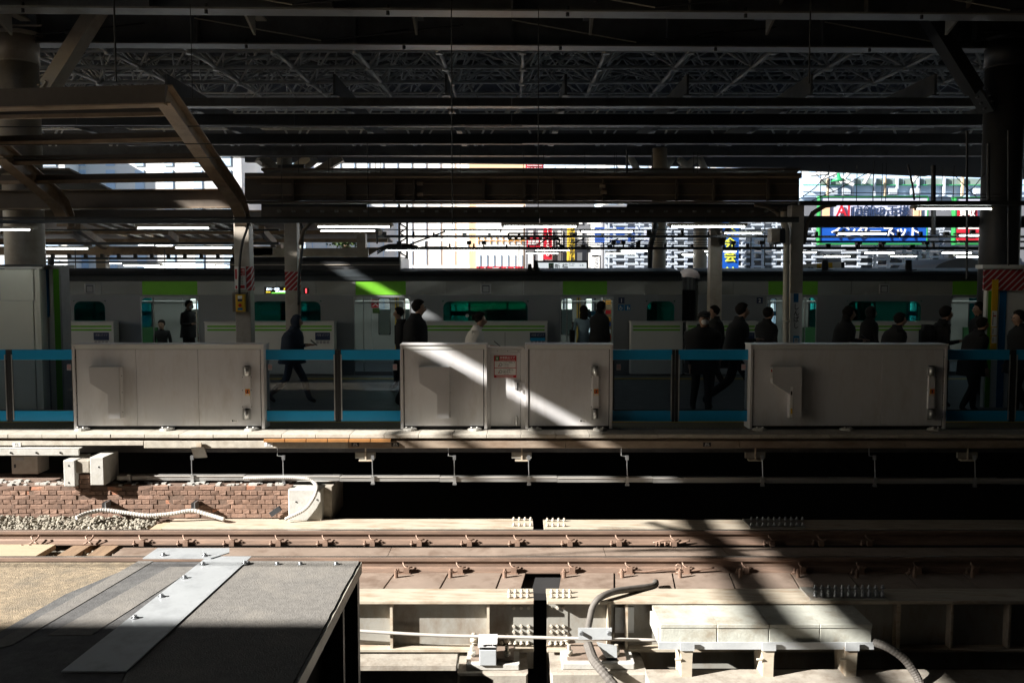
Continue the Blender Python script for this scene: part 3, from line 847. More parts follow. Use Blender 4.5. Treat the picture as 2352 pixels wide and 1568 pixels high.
# concrete piers and bearings under the girders
YP = 9.6
def pedestal(label, pa, pb, qt, seed):
    rnd = random.Random(seed)
    Y = 9.45
    x0, x1 = X_(pa, Y, -2.3), X_(pb, Y, -2.3); zt = Z_(qt, Y)
    t = thing('bearing_block', label, 'concrete block', (x0, Y, zt))
    w = x1 - x0
    box('base_block', 'concrete', x0, x1, Y - .1, Y + 1.0, -3.2, zt - .22, t, ch=.02)
    box('mortar_pad', 'concrete_pale', x0 + .12 * w, x1 - .12 * w, Y - .02, Y + .7, zt - .22, zt - .15, t, ch=.01)
    box('bearing_plate', 'rust_plate', x0 + .18 * w, x1 - .2 * w, Y + .05, Y + .6, zt - .15, zt - .12, t)
    for i in range(4):
        a = x0 + (.2 + .5 * (i % 2)) * w; y = Y + .1 + .35 * (i // 2)
        rod('anchor_bolt', 'bolt_paint', (a, y, zt - .12), (a, y, zt - .0), .02, t, 6)
        rod('anchor_nut', 'bolt_paint', (a, y, zt - .10), (a, y, zt - .06), .038, t, 6)
    return t
pl = pedestal('concrete bearing block with anchor bolts, left of the dark gap', 1052, 1212, 1490, 1)
pr = pedestal('wider concrete bearing block under the hose, right of the dark gap', 1264, 1482, 1488, 2)
jack = thing('bearing_box', 'pale blue grey steel box with a handle on the left bearing block', 'steel box', W(1120, 1532, 9.4))
pbox('box_body', 'pale_steel', 1101, 1140, 1492, 1528, 9.4, .22, jack, ch=.006)
pbox('box_lid', 'white_panel', 1098, 1142, 1477, 1488, 9.38, .26, jack, ch=.01)
pbox('box_band', 'black_rubber', 1102, 1139, 1488.5, 1491, 9.41, .2, jack)
MB().tube([W(1106, 1481, 9.37), W(1106, 1476, 9.36), W(1132, 1476, 9.36), W(1132, 1481, 9.37)], .006, 6).build('handle', 'white_panel', jack)
zz = Z_(1528, 9.2)
box('abutment', 'concrete', X_(640, 9.2, -2.6), X_(1048, 9.2, -2.6), 9.2, 9.5, zz - .05, zz, kind=None) and None
aw = box('abutment_wall', 'asphalt_dark', X_(640, 9.2, -2.6), X_(1048, 9.2, -2.6), 9.44, 9.5, -3.6, zz - .051, bpy.data.objects['abutment'])  # dark colour stands in for the shade under the ledge
ab = bpy.data.objects['abutment']; tag(ab, 'pale concrete ledge low behind the asphalt deck', 'concrete ledge')
low = box('concrete_floor', 'concrete', X_(1490, 9.0, -2.8), X_(2500, 9.0, -2.8), 8.6, 9.32, -3.4, Z_(1538, 9.3), kind='structure')
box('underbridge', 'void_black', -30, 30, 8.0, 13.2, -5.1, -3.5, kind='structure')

# hose and hanger plate on the right girder
cable('rubber_hose', 'grey_cable', [W(1506, 1336, 10.4), W(1500, 1345, 10.2), W(1450, 1352, 10.0), W(1410, 1358, 9.85), W(1378, 1372, 9.72), W(1362, 1392, 9.68), W(1354, 1425, 9.66), W(1346, 1466, 9.66)], .036, 'thick grey hose curling over the near girder flange down its web', 'hose', n=10)
cable('taped_cable', 'grey_cable', [W(1350, 1478, 9.5), W(1358, 1500, 9.4), W(1366, 1518, 9.3), W(1388, 1545, 9.2), W(1425, 1590, 9.1)], .05, 'pale taped cable bundle falling over the right bearing block', 'cable', n=10, ribs=.035)
hp = thing('hanger_plate', 'pale blue steel hanger plate bolted below the hose', 'steel plate', W(1390, 1500, 9.55))
pbox('back_plate', 'pale_steel', 1328, 1405, 1442, 1468, 9.6, .02, hp)
MB().prism([(X_(1370, 9.5, -2), Z_(1476, 9.5)), (X_(1416, 9.5, -2), Z_(1484, 9.5)), (X_(1418, 9.5, -2), Z_(1536, 9.5)), (X_(1404, 9.5, -2), Z_(1532, 9.5))], 9.5, 9.53, 'y').build('drop_plate', 'pale_steel', hp)
for px, py in ((1335, 1452), (1398, 1452)):
    p = W(px, py, 9.6); rod('bolt', 'bolt_steel', p, p - Vector((0, .04, 0)), .02, hp, 6)

# concrete cable trough on brackets
tr = thing('cable_trough', 'long pale concrete cable trough on steel brackets crossed by the slanting shadow', 'cable trough', W(1515, 1476, 9.2))
zt = Z_(1432, 9.2); yb = YZ(1389, zt)
secs = [1517, 1648, 1767, 1884, 2004]
for i, (a, b) in enumerate(zip(secs, secs[1:])):
    xa, xb = X_(a, 9.2, zt), X_(b, 9.2, zt) - .006
    box('trough_wall', 'trough_concrete', xa, xb, 9.2, 9.26, Z_(1475, 9.2), zt - .045, tr, ch=.006)
    MB().bbox(xa - .002, xb + .002, 9.19 + random.uniform(-.004, .004), yb, zt - .043, zt, .006).build('trough_lid', 'trough_concrete', tr)
box('trough_end', 'concrete_pale', X_(1515, 9.2, zt) - .02, X_(1517, 9.2, zt), 9.22, yb - .03, Z_(1475, 9.2), zt - .05, tr)
box('carrier_angle', 'pale_steel', X_(1513, 9.17, zt), X_(2008, 9.17, zt), 9.165, 9.18, Z_(1490, 9.17), Z_(1474, 9.17), tr)
box('carrier_shelf', 'pale_steel', X_(1513, 9.17, zt), X_(2008, 9.17, zt), 9.181, yb, Z_(1478, 9.17) - .01, Z_(1477, 9.17), tr)
for px in (1573, 1760, 1951):
    x = X_(px, 9.1, -2.2)
    z1, z0 = Z_(1489, 9.1), -3.5
    b = MB().prism([(x - .06, z1), (x + .085, z1), (x + .075, z1 - .1), (x + .045, z0), (x - .035, z0), (x - .03, z1 - .1)], 9.14, 9.152, 'y').build('bracket_leg', 'girder_paint', tr)
    MB().prism([(9.152, z1), (9.5, z1), (9.2, z0), (9.152, z0)], x - .036, x - .028, 'x').build('bracket_rib', 'girder_paint', b)
    box('bracket_clip', 'pale_steel', x - .05, x + .09, 9.12, 9.138, z1 - .03, z1 + .055, tr)
    rod('bracket_bolt', 'bolt_paint', (x - .10, 9.13, z1 - .12), (x - .04, 9.13, z1 - .12), .012, tr, 6)
cable('ribbed_cable', 'grey_cable', [W(2008, 1474, 9.2), W(2040, 1486, 9.1), W(2075, 1510, 9.05), W(2098, 1540, 9.0), W(2112, 1566, 8.95), W(2118, 1590, 8.9)], .042, 'grey wrapped cable drooping from the right end of the concrete trough', 'cable', n=10, ribs=.035)

# ---------------------------------------------------------------- brick wall and things below the platform edge
YW = 13.16
wall = thing('brick_wall', 'low weathered red brown brick wall behind the ballast and far girder', 'brick wall', (X_(-60, YW), YW, -1.3))
wx1 = X_(660, YW, -1)
box('mortar_core', 'mortar', -9.5, wx1 - .01, YW + .012, YW + .9, -1.5, -.735, wall)
def brick_mesh(w, h, seed):
    rr = random.Random(seed); mb = MB()
    mb.bbox(0, w, 0, .1, 0, h, .006)
    mb.v = [v + Vector((rr.uniform(-.003, .003), rr.uniform(-.004, .004), rr.uniform(-.002, .002))) for v in mb.v]
    m = bpy.data.meshes.new('brick'); m.from_pydata([tuple(v) for v in mb.v], [], mb.f); return m
ROW = .0665; GAP = .007
bms = {}
for kind in ('brick', 'brick_broken'):
    for w in (.213, .103):
        for s in range(4):
            m = brick_mesh(w, ROW - GAP, s * 7 + int(w * 100)); m.materials.append(MATS[kind]); bms[(kind, w, s)] = m
ztopw = -.735
for r in range(7):
    z = ztopw - (r + 1) * ROW + GAP
    w = .213 if r % 2 == 0 else .103
    x = -7.75 + (0.0 if r % 2 == 0 else .055)
    while x < wx1 - w * .5:
        if r == 0 and random.random() < .05 and x < -6: x += w + GAP; continue
        brk = random.random() < (.34 if r == 0 else .10)
        piece(bms[('brick_broken' if brk else 'brick', w, random.randrange(4))], 'brick', (x, YW + random.uniform(-.004, .006) + (.014 if brk else 0), z + (random.uniform(-.008, .004) if r == 0 else 0)), wall)
        x += w + GAP
rub = MB()
for _ in range(150):
    x = random.uniform(-7.8, wx1); y = random.uniform(YW + .03, YW + .35)
    s = random.uniform(.01, .035)
    rub.box(x - s, x + s, y - s, y + s, ztopw, ztopw + s * .9)
rub.build('broken_mortar', 'concrete_pale', wall, kind='stuff')
# brick pillar with concrete plates
pil = thing('brick_pillar', 'short brick pillar between two pale concrete plates on the brick wall', 'pillar', W(200, 1115, YW))
pbox('left_plate', 'concrete_pale', 146, 172, 1057, 1117, YW - .16, .5, pil, ch=.008)
pbox('right_plate', 'concrete_pale', 207, 238, 1050, 1114, YW - .16, .5, pil, ch=.008)
pbox('mortar_block', 'concrete', 172, 205, 1057, 1086, YW - .12, .4, pil, ch=.012)
for r in range(4):
    z = Z_(1088, YW) - (r + 1) * ROW + GAP
    for (a, b) in (((172, 188), (189, 206)) if r % 2 else ((172, 181), (183, 206))):
        xa, xb = X_(a, YW - .06, -.8), X_(b, YW - .06, -.8)
        MB().bbox(xa, xb - .008, YW - .06, YW + .2, z, z + ROW - GAP, .006).build('brick', 'brick', pil)
box('mortar_core', 'mortar', X_(173, YW, -.8), X_(206, YW, -.8), YW - .045, YW + .25, Z_(1117, YW), Z_(1087, YW), pil)
blk = thing('concrete_block', 'square pale concrete block at the right end of the brick wall', 'concrete block', W(700, 1195, YW))
pbox('block', 'concrete_pale', 662, 738, 1124, 1196, YW - .12, .9, blk, ch=.012)
pbox('block_side', 'concrete', 738.5, 762, 1118, 1196, YW + .05, .9, blk)  # darker concrete puts the shade of the block's side into its colour
for px, py in ((680, 1152), (728, 1147)): rod('form_hole', 'void_black', W(px, py, YW - .119), W(px, py, YW - .128), .012, blk, 8)
for px, py in ((158, 1069), (158, 1108), (227, 1072)): rod('form_hole', 'void_black', W(px, py, YW - .15), W(px, py, YW - .166), .012, pil, 8)
bar = thing('steel_channel', 'flat pale steel channel with three bolts above the left end of the brick wall', 'steel bar', W(90, 1047, YW))
pbox('web_plate', 'concrete_pale', -60, 181, 1032, 1046, YW + .0, .03, bar, ch=.006)
pbox('top_lip', 'concrete_pale', -60, 181, 1029.5, 1031.5, YW + .0, .12, bar)
for px in (24, 83, 138): rod('bolt', 'black_paint', W(px, 1039, YW + .02), W(px, 1039, YW - .014), .013, bar, 6)
jb = thing('junction_cabinet', 'grey metal junction cabinet hanging in shade under the platform edge', 'cabinet', W(60, 1088, 13.9))
pbox('cabinet_body', 'column_paint', 26, 86, 1047, 1088, 13.7, .35, jb, ch=.01)
pbox('cabinet_label', 'sticker_grey', 34, 54, 1051, 1056, 13.69, .009, jb)
pbox('cabinet_latch', 'dark_steel', 32, 35, 1066, 1074, 13.68, .015, jb)
pl2 = thing('deflector_plate', 'tilted grey steel plate hanging under the edge beam beside the pillar', 'steel plate', W(458, 1024, YE))
a, b, c, d = W(438, 1027, YE), W(468, 1025, YE), W(476, 1050, YE + .1), W(446, 1052, YE + .1)
MB().hexa([d, c, c + Vector((0, .02, 0)), d + Vector((0, .02, 0)), a, b, b + Vector((0, .02, 0)), a + Vector((0, .02, 0))]).build('plate', 'girder_web', pl2)
pbox('fixing', 'girder_paint', 451, 462, 1016, 1026, YE - .02, .03, pl2)
# cable tray hung under the platform edge
YH = YE + .12
tray = thing('cable_tray', 'long thin pale cable tray hanging on rods in the dark gap below the platform edge', 'cable tray', W(300, 1100, YH))
def tq(px): return 1097 + (px - 262) * 9.0 / 2000
seg = [268, 560, 780, 1010, 1280, 1500, 1760, 2020, 2300, 2500]
for a, b in zip(seg, seg[1:]):
    qa = tq((a + b) / 2)
    c = pbox('tray_section', 'aluminium', a, b - .6, qa - 5, qa + 5, YH, .14, tray)
    pbox('tray_lid_rib', 'white_conduit', a, b - .6, qa - 6.2, qa - 3.8, YH - .012, .011, c)
for i, px in enumerate((296, 441, 651, 856, 1044, 1215, 1441, 1752, 2010, 2240)):
    q = tq(px)
    h = pbox('tray_clamp', 'aluminium', px - 3.5, px + 3.5, q - 8, q + 9, YH - .03, .025, tray)
    pbox('clamp_nut', 'bolt_steel', px - 4.5, px + 4.5, q + 9, q + 13, YH - .04, .04, h)
    if i == 0: continue
    top = 1024 if i % 2 else 1040
    rod('hanger_rod', 'bolt_steel', W(px, q - 8, YH - .02), W(px - 1, 1052, YH - .02), .007, tray, 6)
    pbox('hanger_eye', 'bolt_steel', px - 4, px + 3, 1046, 1056, YH - .035, .03, tray)
    if i == 1: continue
    if i % 2 == 0:
        MB().tube([W(px - 14, 1028, YH - .02), W(px - 14, 1046, YH - .02), W(px, 1048, YH - .02)], .008, 6).build('hanger_hook', 'bolt_steel', tray)
    else:
        pbox('hanger_block', 'girder_web', px - 40, px + 6, 1039, 1052, YH + .02, .05, tray)
        pbox('hanger_web', 'girder_paint', px - 18, px - 15, 1029, 1057, YH - .0, .018, tray)
        pbox('hanger_foot', 'girder_paint', px - 32, px, 1056, 1059, YH - .02, .1, tray)
# conduits
cable('corrugated_conduit', 'white_conduit', [W(175, 1189, 12.7), W(200, 1178, 12.85), W(238, 1171, 12.95), W(290, 1177, 12.95), W(340, 1183, 12.93), (W(395, 1179, 12.95)), W(440, 1172, 12.98), W(475, 1180, 12.96), W(515, 1192, 12.9)], .029, 'pale corrugated conduit snaking over the ballast along the brick wall', 'conduit', n=9, ribs=.07)
cable('corrugated_conduit', 'white_conduit', [W(560, 1098, YH - .05), W(640, 1096, YH - .05), W(700, 1098, YH - .07), W(722, 1108, YH - .1), W(727, 1125, 13.0), W(716, 1150, 12.98), W(696, 1172, 12.97), W(655, 1192, 12.93)], .025, 'pale corrugated conduit bending down in front of the concrete block', 'conduit', n=9, ribs=.07)
for px, lab in ((238, 'left'), (443, 'right')):
    t = thing('conduit_bracket', f'small black channel bracket on the brick wall holding the conduit, the {lab}hand one', 'bracket', W(px, 1160, YW))
    pbox('channel', 'black_paint', px - 4, px + 2, 1155, 1171, YW - .16, .16, t)
    pbox('channel_lip', 'bolt_steel', px + 2.4, px + 5, 1154, 1171, YW - .16, .16, t)
t = thing('conduit_bracket', 'slanting metal channel bracket near the right end of the brick wall', 'bracket', W(632, 1175, YW))
MB().bar(W(622, 1181, YW - .08), W(644, 1166, YW - .08), .06, .07).build('channel', 'dark_steel', t)
# track floor beyond, under the platform: dim blocks
for px, q in ((500, 1060), (1240, 1068), (1500, 1120), (900, 1130)):
    pass

# ---------------------------------------------------------------- asphalt deck in the foreground
ZA = -.15
YA = YZ(1288, ZA)
deck = thing('asphalt_deck', 'grey asphalt topped deck in the foreground with a steel strip and bolted edge', 'deck', (X_(655, 8, ZA), YA, ZA))
xr = X_(825, YA, ZA)
def gp(px, py): p = G(px, py, ZA); return (p.x, p.y)
# right slab, slightly raised
A = [(xr, YA), (X_(560, YA, ZA), YA), gp(290, 1545), gp(190, 1760), (gp(190, 1760)[0], 3.6), (xr, 3.6)]
n_ = 40
fr = [(xr + random.uniform(-.006, .003), YA - (YA - 3.6) * i / n_) for i in range(1, n_)]
MB().prism(A + list(reversed(fr)), ZA - .05, ZA + .002, 'z').build('asphalt_slab', 'asphalt', deck)
B = [(X_(558, YA, ZA), YA), gp(340, 1288), gp(10, 1442), (-9.5, 6.2), (-9.5, 3.6), (gp(190, 1760)[0] - .005, 3.9), gp(198, 1640), gp(288, 1545)]
MB().prism([(X_(556, YA, ZA), YA), (X_(330, YA, ZA), YA), gp(150, 1362), gp(0, 1448), gp(-200, 1560), gp(-200, 1800), gp(188, 1760), gp(286, 1545)], ZA - .05, ZA - .006, 'z').build('asphalt_slab', 'asphalt_dark', deck)
for (p, q, r, s, m) in (((318, 1287), (352, 1287), (30, 1478), (-60, 1500), 'asphalt'), ((390, 1300), (452, 1300), (210, 1456), (110, 1456), 'asphalt')):
    MB().prism([gp(*p), gp(*s), gp(*r), gp(*q)], ZA - .006, ZA - .002, 'z').build('worn_strip', m, deck)
MB().prism([(X_(328, YA, ZA), YA), (-9.5, YA), (-9.5, 3.6), gp(-202, 1800), gp(-202, 1560), gp(-2, 1448), gp(148, 1362)], ZA - .2, ZA - .01, 'z').build('sandy_ground', 'sandy_ground', deck)
box('side_plate', 'cream_steel', xr - .03, xr + .022, 3.6, YA, ZA - .10, ZA - .008, deck)
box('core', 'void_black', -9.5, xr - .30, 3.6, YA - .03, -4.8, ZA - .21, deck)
box('post', 'dark_steel', xr - .05, xr - .0, YA - .10, YA - .03, -4.5, ZA - .1, deck)
box('post', 'dark_steel', xr - .09, xr - .06, YA - .45, YA - .38, -4.5, ZA - .1, deck)
box('back_panel', 'duct_blue', xr - .34, xr - .0, YA - .02, YA, -4.5, ZA - .1, deck)
MB().bar((xr - .1, YA - 1.6, ZA - .1), (xr - .1, YA - 2.6, ZA - 1.2), .06, .05).build('knee_brace', 'dark_steel', deck)
def bolt_flat(px, py, parent, z=ZA, m='bolt_steel', s=1.0):
    p = G(px, py, z)
    rod('bolt_head', m, p, p + Vector((0, 0, .022 * s)), .016 * s, parent, 6)
    rod('bolt_washer', m, p, p + Vector((0, 0, .006)), .027 * s, parent, 10)
for px in (570, 637, 690, 772): bolt_flat(px, 1296 if px > 600 else 1294, deck)
sp1 = thing('steel_strip', 'long bright galvanised steel strip bolted across the asphalt deck', 'steel strip', G(300, 1450, ZA))
MB().prism([gp(477, 1279.5), gp(141, 1544), gp(290, 1544), gp(578, 1279.5)], ZA + .003, ZA + .011, 'z').build('strip', 'galvanised', sp1)
for px, py in ((466, 1296), (424, 1327), (371, 1370), (310, 1419), (562, 1294)): bolt_flat(px, py, sp1, ZA + .011)
sp2 = thing('steel_strip', 'short galvanised steel cover plate beside the rail at the head of the long strip', 'steel plate', G(428, 1275, ZA))
MB().prism([gp(328, 1286.5), gp(484, 1286.5), gp(527, 1273), gp(527, 1263), gp(362, 1263)], ZA + .013, ZA + .021, 'z').build('strip', 'galvanised', sp2)
for px, py in ((375, 1275), (470, 1276)): bolt_flat(px, py, sp2, ZA + .021)
# ================================================================ PLATFORM DOORS (near side)
def screw_line(parent, x, Y, z0, z1, n):
    for i in range(n):
        z = z0 + (z1 - z0) * (i + .5) / n
        rod('screw', 'dark_steel', (x, Y + .002, z), (x, Y - .004, z), .006, parent, 6)
def cabinet(label, pa, pb, seams, jbox, handle, tag_px, stickers=False, group='white machine cabinets of the platform doors'):
    zt, zb = Z_(790, YC), .035
    xa, xb = X_(pa, YC, .6), X_(pb, YC, .6)
    t = thing('door_cabinet', label, 'platform door cabinet', ((xa + xb) / 2, YC, 0), group)
    wp = .042
    box('end_post', 'white_panel_edge', xa, xa + wp, YC - .012, YC + .30, .01, zt - .02, t, ch=.004)
    box('end_post', 'white_panel_edge', xb - wp, xb, YC - .012, YC + .30, .01, zt - .02, t, ch=.004)
    screw_line(t, xa + wp + .006, YC - .0, .1, zt - .1, 6); screw_line(t, xb - wp - .006, YC - .0, .1, zt - .1, 6)
    box('top_cap', 'white_panel_edge', xa - .004, xb + .004, YC - .022, YC + .315, zt - .018, zt, t, ch=.005)
    box('cap_rail', 'light_panel', xa + .01, xb - .01, YC - .008, YC + .29, zt - .075, zt - .02, t)
    xs = [xa + wp + .012] + [X_(p, YC, .6) for p in seams] + [xb - wp - .012]
    for a, b in zip(xs, xs[1:]):
        box('front_panel', 'white_panel', a + .002, b - .002, YC, YC + .02, zb + .02, zt - .08, t, ch=.003)
    box('rear_panel', 'light_panel', xa + wp, xb - wp, YC + .27, YC + .29, zb, zt - .08, t)
    box('inner_frame', 'dark_steel', xa + wp, xb - wp, YC + .021, YC + .05, zb, zt - .076, t)
    box('plinth', 'black_rubber', xa + wp, xb - wp, YC + .06, YC + .25, 0.005, zb + .01, t)
    if jbox is not None:
        j = jbox
        P = [(j, 843), (j + 69, 843), (j + 69, 960), (j + 42, 960), (j + 42, 905), (j + 2, 880)]
        poly = [(X_(p, YC - .1, .6), Z_(q, YC - .1)) for p, q in P]
        jb = MB().prism(poly, YC - .115, YC - .001, 'y').build('lever_cover', 'cover_shaded', t)
        e = X_(j + 69, YC - .1, .6)
        box('cover_edge', 'white_panel_edge', e + .0005, e + .012, YC - .10, YC - .001, poly[2][1], poly[1][1], jb)
        for q in (862, 900, 945): rod('screw', 'dark_steel', (e + .012, YC - .05, Z_(q, YC)), (e + .016, YC - .05, Z_(q, YC)), .008, jb, 6)
        box('cover_top', 'pale_steel', poly[0][0] + .0, poly[1][0] - .0, YC - .11, YC - .002, poly[0][1] + .0005, poly[0][1] + .006, jb)
        if stickers:
            p = pbox('notice_strip', 'white_paint', j - 3, j + 3, 843, 868, YC - .12, .004, jb); pbox('print_mark', 'red_paint', j - 1, j + 1.5, 848, 854, YC - .1215, .001, p)
            p = pbox('notice_strip', 'white_paint', j + 43, j + 49, 888, 959, YC - .12, .004, jb)
            pbox('print_mark', 'ink', j + 44, j + 48, 898, 907, YC - .1215, .001, p); pbox('print_mark', 'yellow_paint', j + 44, j + 48, 938, 950, YC - .1215, .001, p)
    if handle is not None:
        h = handle
        s = pbox('handle_cover', 'white_panel', h - 7, h + 9, 862, 938, YC - .035, .034, t, ch=.004)
        for q in (866, 896, 934):
            for d in (-9, 11): rod('screw', 'dark_steel', W(h + d, q, YC - .001), W(h + d, q, YC - .008), .007, s, 6)
        for q0, q1 in ((842, 862), (938, 964)):
            bp = pbox('knob_base', 'aluminium', h - 9, h + 10, q0, q1, YC - .012, .011, t)
            c = W(h + 1, (q0 + q1) / 2, YC - .05)
            MB().tube([c + Vector((0, .0, .066)), c - Vector((0, .0, .066))], .038, 14).build('steel_knob', 'aluminium', t, smooth=True)
            box('knob_cap', 'dark_steel', c.x - .035, c.x + .035, c.y - .01, c.y + .045, c.z + .067, c.z + .075, t)
        k = pbox('warning_sticker', 'yellow_paint', h - 3, h + 8, 893, 908, YC - .039, .003, t)
        cc = W(h + 2.5, 899, YC - .0405)
        MB().tube([cc + Vector((.027 * math.cos(a / 12 * 6.283), 0, .027 * math.sin(a / 12 * 6.283))) for a in range(13)], .006, 5).build('ring_mark', 'red_paint', k)
        pbox('figure_mark', 'ink', h + 1, h + 4, 896, 902, YC - .0405, .001, k); pbox('print_mark', 'white_paint', h - 2, h + 7, 904.5, 907, YC - .0405, .001, k)
    if tag_px is not None:
        p = pbox('number_label', 'white_paint', tag_px - 9, tag_px + 9, 963.5, 969, YC - .003, .002, t)
        text('number_print', '■ 9-1', 'ink', tag_px, 966.3, YC - .0045, 3.6, p, .001)
    n = 2 if xb - xa < 1.6 else 3
    for i in range(n):
        fx = xa + .14 + (xb - xa - .32) * i / (n - 1)
        f = MB()
        f.tube([(fx, YC - .05, .0), (fx, YC - .05, .022)], .105, 14).tube([(fx, YC - .05, .022), (fx, YC - .05, .03)], .085, 14)
        f = f.build('foot_plate', 'concrete_pale', t)
        for d in (-.045, .035): rod('foot_bolt', 'aluminium', (fx + d, YC - .09, .03), (fx + d, YC - .09, .055), .016, f, 6)
    return t
cabinet('wide sunless door cabinet with two seams, between lift box and hooded walker', 168, 607, (314, 456), 206, 566, 538)
cabinet('door cabinet crossed by the broad slanting sunbeam, left of the emergency door', 920, 1119, (), 962, None, None)
cabinet('door cabinet with the narrow end of the sunbeam, right of the emergency door', 1207, 1407, (), None, 1367, 1338)
cabinet('dark shaded door cabinet with white strips on its lever cover', 1722, 2174, (2025,), 1772, 2139, None, stickers=True)
cabinet('door cabinet beyond the left frame edge, left of the first glass doors', -620, -125, (), -560, -160, None)
# emergency door
t = thing('emergency_door', 'white emergency exit door with red and white notice between two door cabinets', 'emergency door', W(1163, 985, YC + .1))
YD = YC + .10
zt = Z_(797, YD)
pbox('door_frame', 'white_panel_edge', 1119.6, 1127, 800, 984, YD - .01, .16, t)
pbox('door_frame', 'white_panel_edge', 1196, 1206.6, 800, 984, YD - .012, .16, t, ch=.003)
pbox('lintel', 'white_panel_edge', 1119.6, 1202, 797, 801, YD - .05, .2, t, ch=.004)
pbox('head_rail', 'white_panel_edge', 1124, 1205, 803.5, 808, YD - .02, .1, t)
leaf = pbox('door_leaf', 'white_panel', 1127.6, 1195.5, 809, 978, YD, .05, t, ch=.004)
pbox('kick_gap', 'dark_steel', 1120, 1206, 979, 984.5, YD + .04, .05, t)
for px in (1142, 1166, 1190): rod('screw', 'dark_steel', W(px, 805.5, YD - .018), W(px, 805.5, YD - .025), .006, t, 6)
nt_ = pbox('notice', 'red_paint', 1134.5, 1186, 816.5, 867, YD - .006, .005, t)
pbox('notice_field', 'white_paint', 1136, 1184.8, 829, 844, YD - .0085, .002, nt_)
pbox('notice_field', 'white_paint', 1136, 1184.8, 845.4, 861, YD - .0085, .002, nt_)
pbox('exit_symbol', 'green_paint', 1138, 1146, 818.3, 827.4, YD - .0085, .002, nt_)
pbox('exit_figure', 'white_paint', 1140.5, 1143, 820, 826, YD - .0095, .0008, nt_)
text('notice_title', '非常脱出ドア', 'white_paint', 1165.5, 821.3, YD - .0085, 5.6, nt_, .001, 35)
text('notice_title', 'Emergency Escape Door', 'white_paint', 1165.5, 826.3, YD - .0085, 2.4, nt_, .001, 35)
text('notice_print', 'レバーを回して', 'ink', 1170, 832, YD - .010, 3.8, nt_, .001, 26)
text('notice_print', 'ください', 'ink', 1163.5, 837, YD - .010, 3.6, nt_, .001, 13)
text('notice_print', 'Turn lever', 'ink', 1163, 841.5, YD - .010, 1.8, nt_, .001, 12)
text('notice_print', 'ドアは押すと', 'ink', 1168, 849, YD - .010, 3.8, nt_, .001, 22)
text('notice_print', '開きます。', 'ink', 1165, 854, YD - .010, 3.6, nt_, .001, 17)
text('notice_print', 'Push door', 'ink', 1163, 858.3, YD - .010, 1.8, nt_, .001, 12)
for q in (863.2, 865.6): pbox('notice_line', 'white_paint', 1140, 1179, q - .4, q + .4, YD - .0075, .001, nt_)
for c in (837, 853):
    MB().tube([W(1150 + 3.4 * math.cos(a), c + 3.4 * math.sin(a), YD - .0095) for a in [i / 8 * 6.283 for i in range(9)]], .003, 4).build('hand_symbol', 'ink', nt_)
    pbox('arrow_symbol', 'red_paint', 1144, 1147, c + 2, c + 4, YD - .0095, .001, nt_)
lk = pbox('lock_case', 'white_panel_edge', 1181.5, 1197, 876, 893, YD - .035, .034, t, ch=.004)
pbox('lock_keeper', 'white_panel_edge', 1198.5, 1206, 877, 894, YD - .03, .03, t)
MB().bar(W(1189, 879, YD - .045), W(1188.5, 897, YD - .06), .02, .018).build('lock_lever', 'black_rubber', lk)
fb = pbox('floor_bolt', 'aluminium', 1182.5, 1191, 960, 972, YD - .012, .011, t)
rod('bolt_pin', 'aluminium', W(1186.5, 955, YD - .03), W(1186.5, 977, YD - .03), .016, fb, 8)

# sliding glass leaves
YL = YC + .12
def leaf(pa, pb, label, edge_side, stick=None):
    t = thing('glass_door', label, 'platform door', W((pa + pb) / 2, 968, YL), 'sliding platform doors with sky blue bands')
    pbox('upper_band', 'cyan', pa, pb, 803, 826, YL, .045, t, ch=.003)
    pbox('lower_band', 'cyan', pa, pb, 943, 967, YL, .045, t, ch=.003)
    pbox('pane', 'screen_glass', pa + 1, pb - 1, 826.5, 942.5, YL + .018, .008, t)
    pbox('glass_frame', 'dark_steel', pa + 1, pb - 1, 940.5, 942.6, YL + .008, .02, t)
    e = pb - 2.6 if edge_side > 0 else pa
    pbox('leaf_edge', 'aluminium', e, e + 2.6, 814, 964, YL - .006, .005, t)
    pbox('glass_frame', 'dark_steel', (pa if edge_side > 0 else pb - 3), (pa + 3 if edge_side > 0 else pb), 827, 940, YL + .004, .022, t)
    ed = pb if edge_side > 0 else pa - 6.4
    pbox('edge_rubber', 'black_rubber', ed + .2, ed + 6.2, 803, 968, YL + .0, .05, t)
    if stick:
        s = pbox('sticker', 'sticker_grey', stick - 5, stick + 5, 836, 850, YL + .012, .003, t)
        c = W(stick, 842, YL + .0105)
        MB().tube([c + Vector((.024 * math.cos(a / 10 * 6.283), 0, .024 * math.sin(a / 10 * 6.283))) for a in range(11)], .004, 4).build('ring_mark', 'pink_ink', s)
        MB().bar(c + Vector((-.017, 0, .017)), c + Vector((.017, 0, -.017)), .004, .006).build('slash_mark', 'pink_ink', s)
leaf(-120, 14.5, 'glass door leaf with blue bands cut by the left picture edge', 1)
leaf(27.5, 168, 'glass door leaf with blue bands in front of the white lift box', -1, 158.5)
leaf(607.5, 769.5, 'glass door leaf with blue bands in front of the hooded walker', 1, 620)
leaf(783, 920, 'glass door leaf with blue bands left of the sunlit cabinet', -1, 907)
leaf(1407.5, 1543.5, 'glass door leaf with blue bands right of the emergency door cabinets', 1, 1421)
leaf(1558, 1722, 'glass door leaf with blue bands in front of the two walking people, left of the shaded cabinet', -1, 1708)
leaf(2174.5, 2319, 'dark glass door leaf right of the shaded cabinet', 1)
leaf(2333, 2480, 'dark glass door leaf cut by the right picture edge', -1)

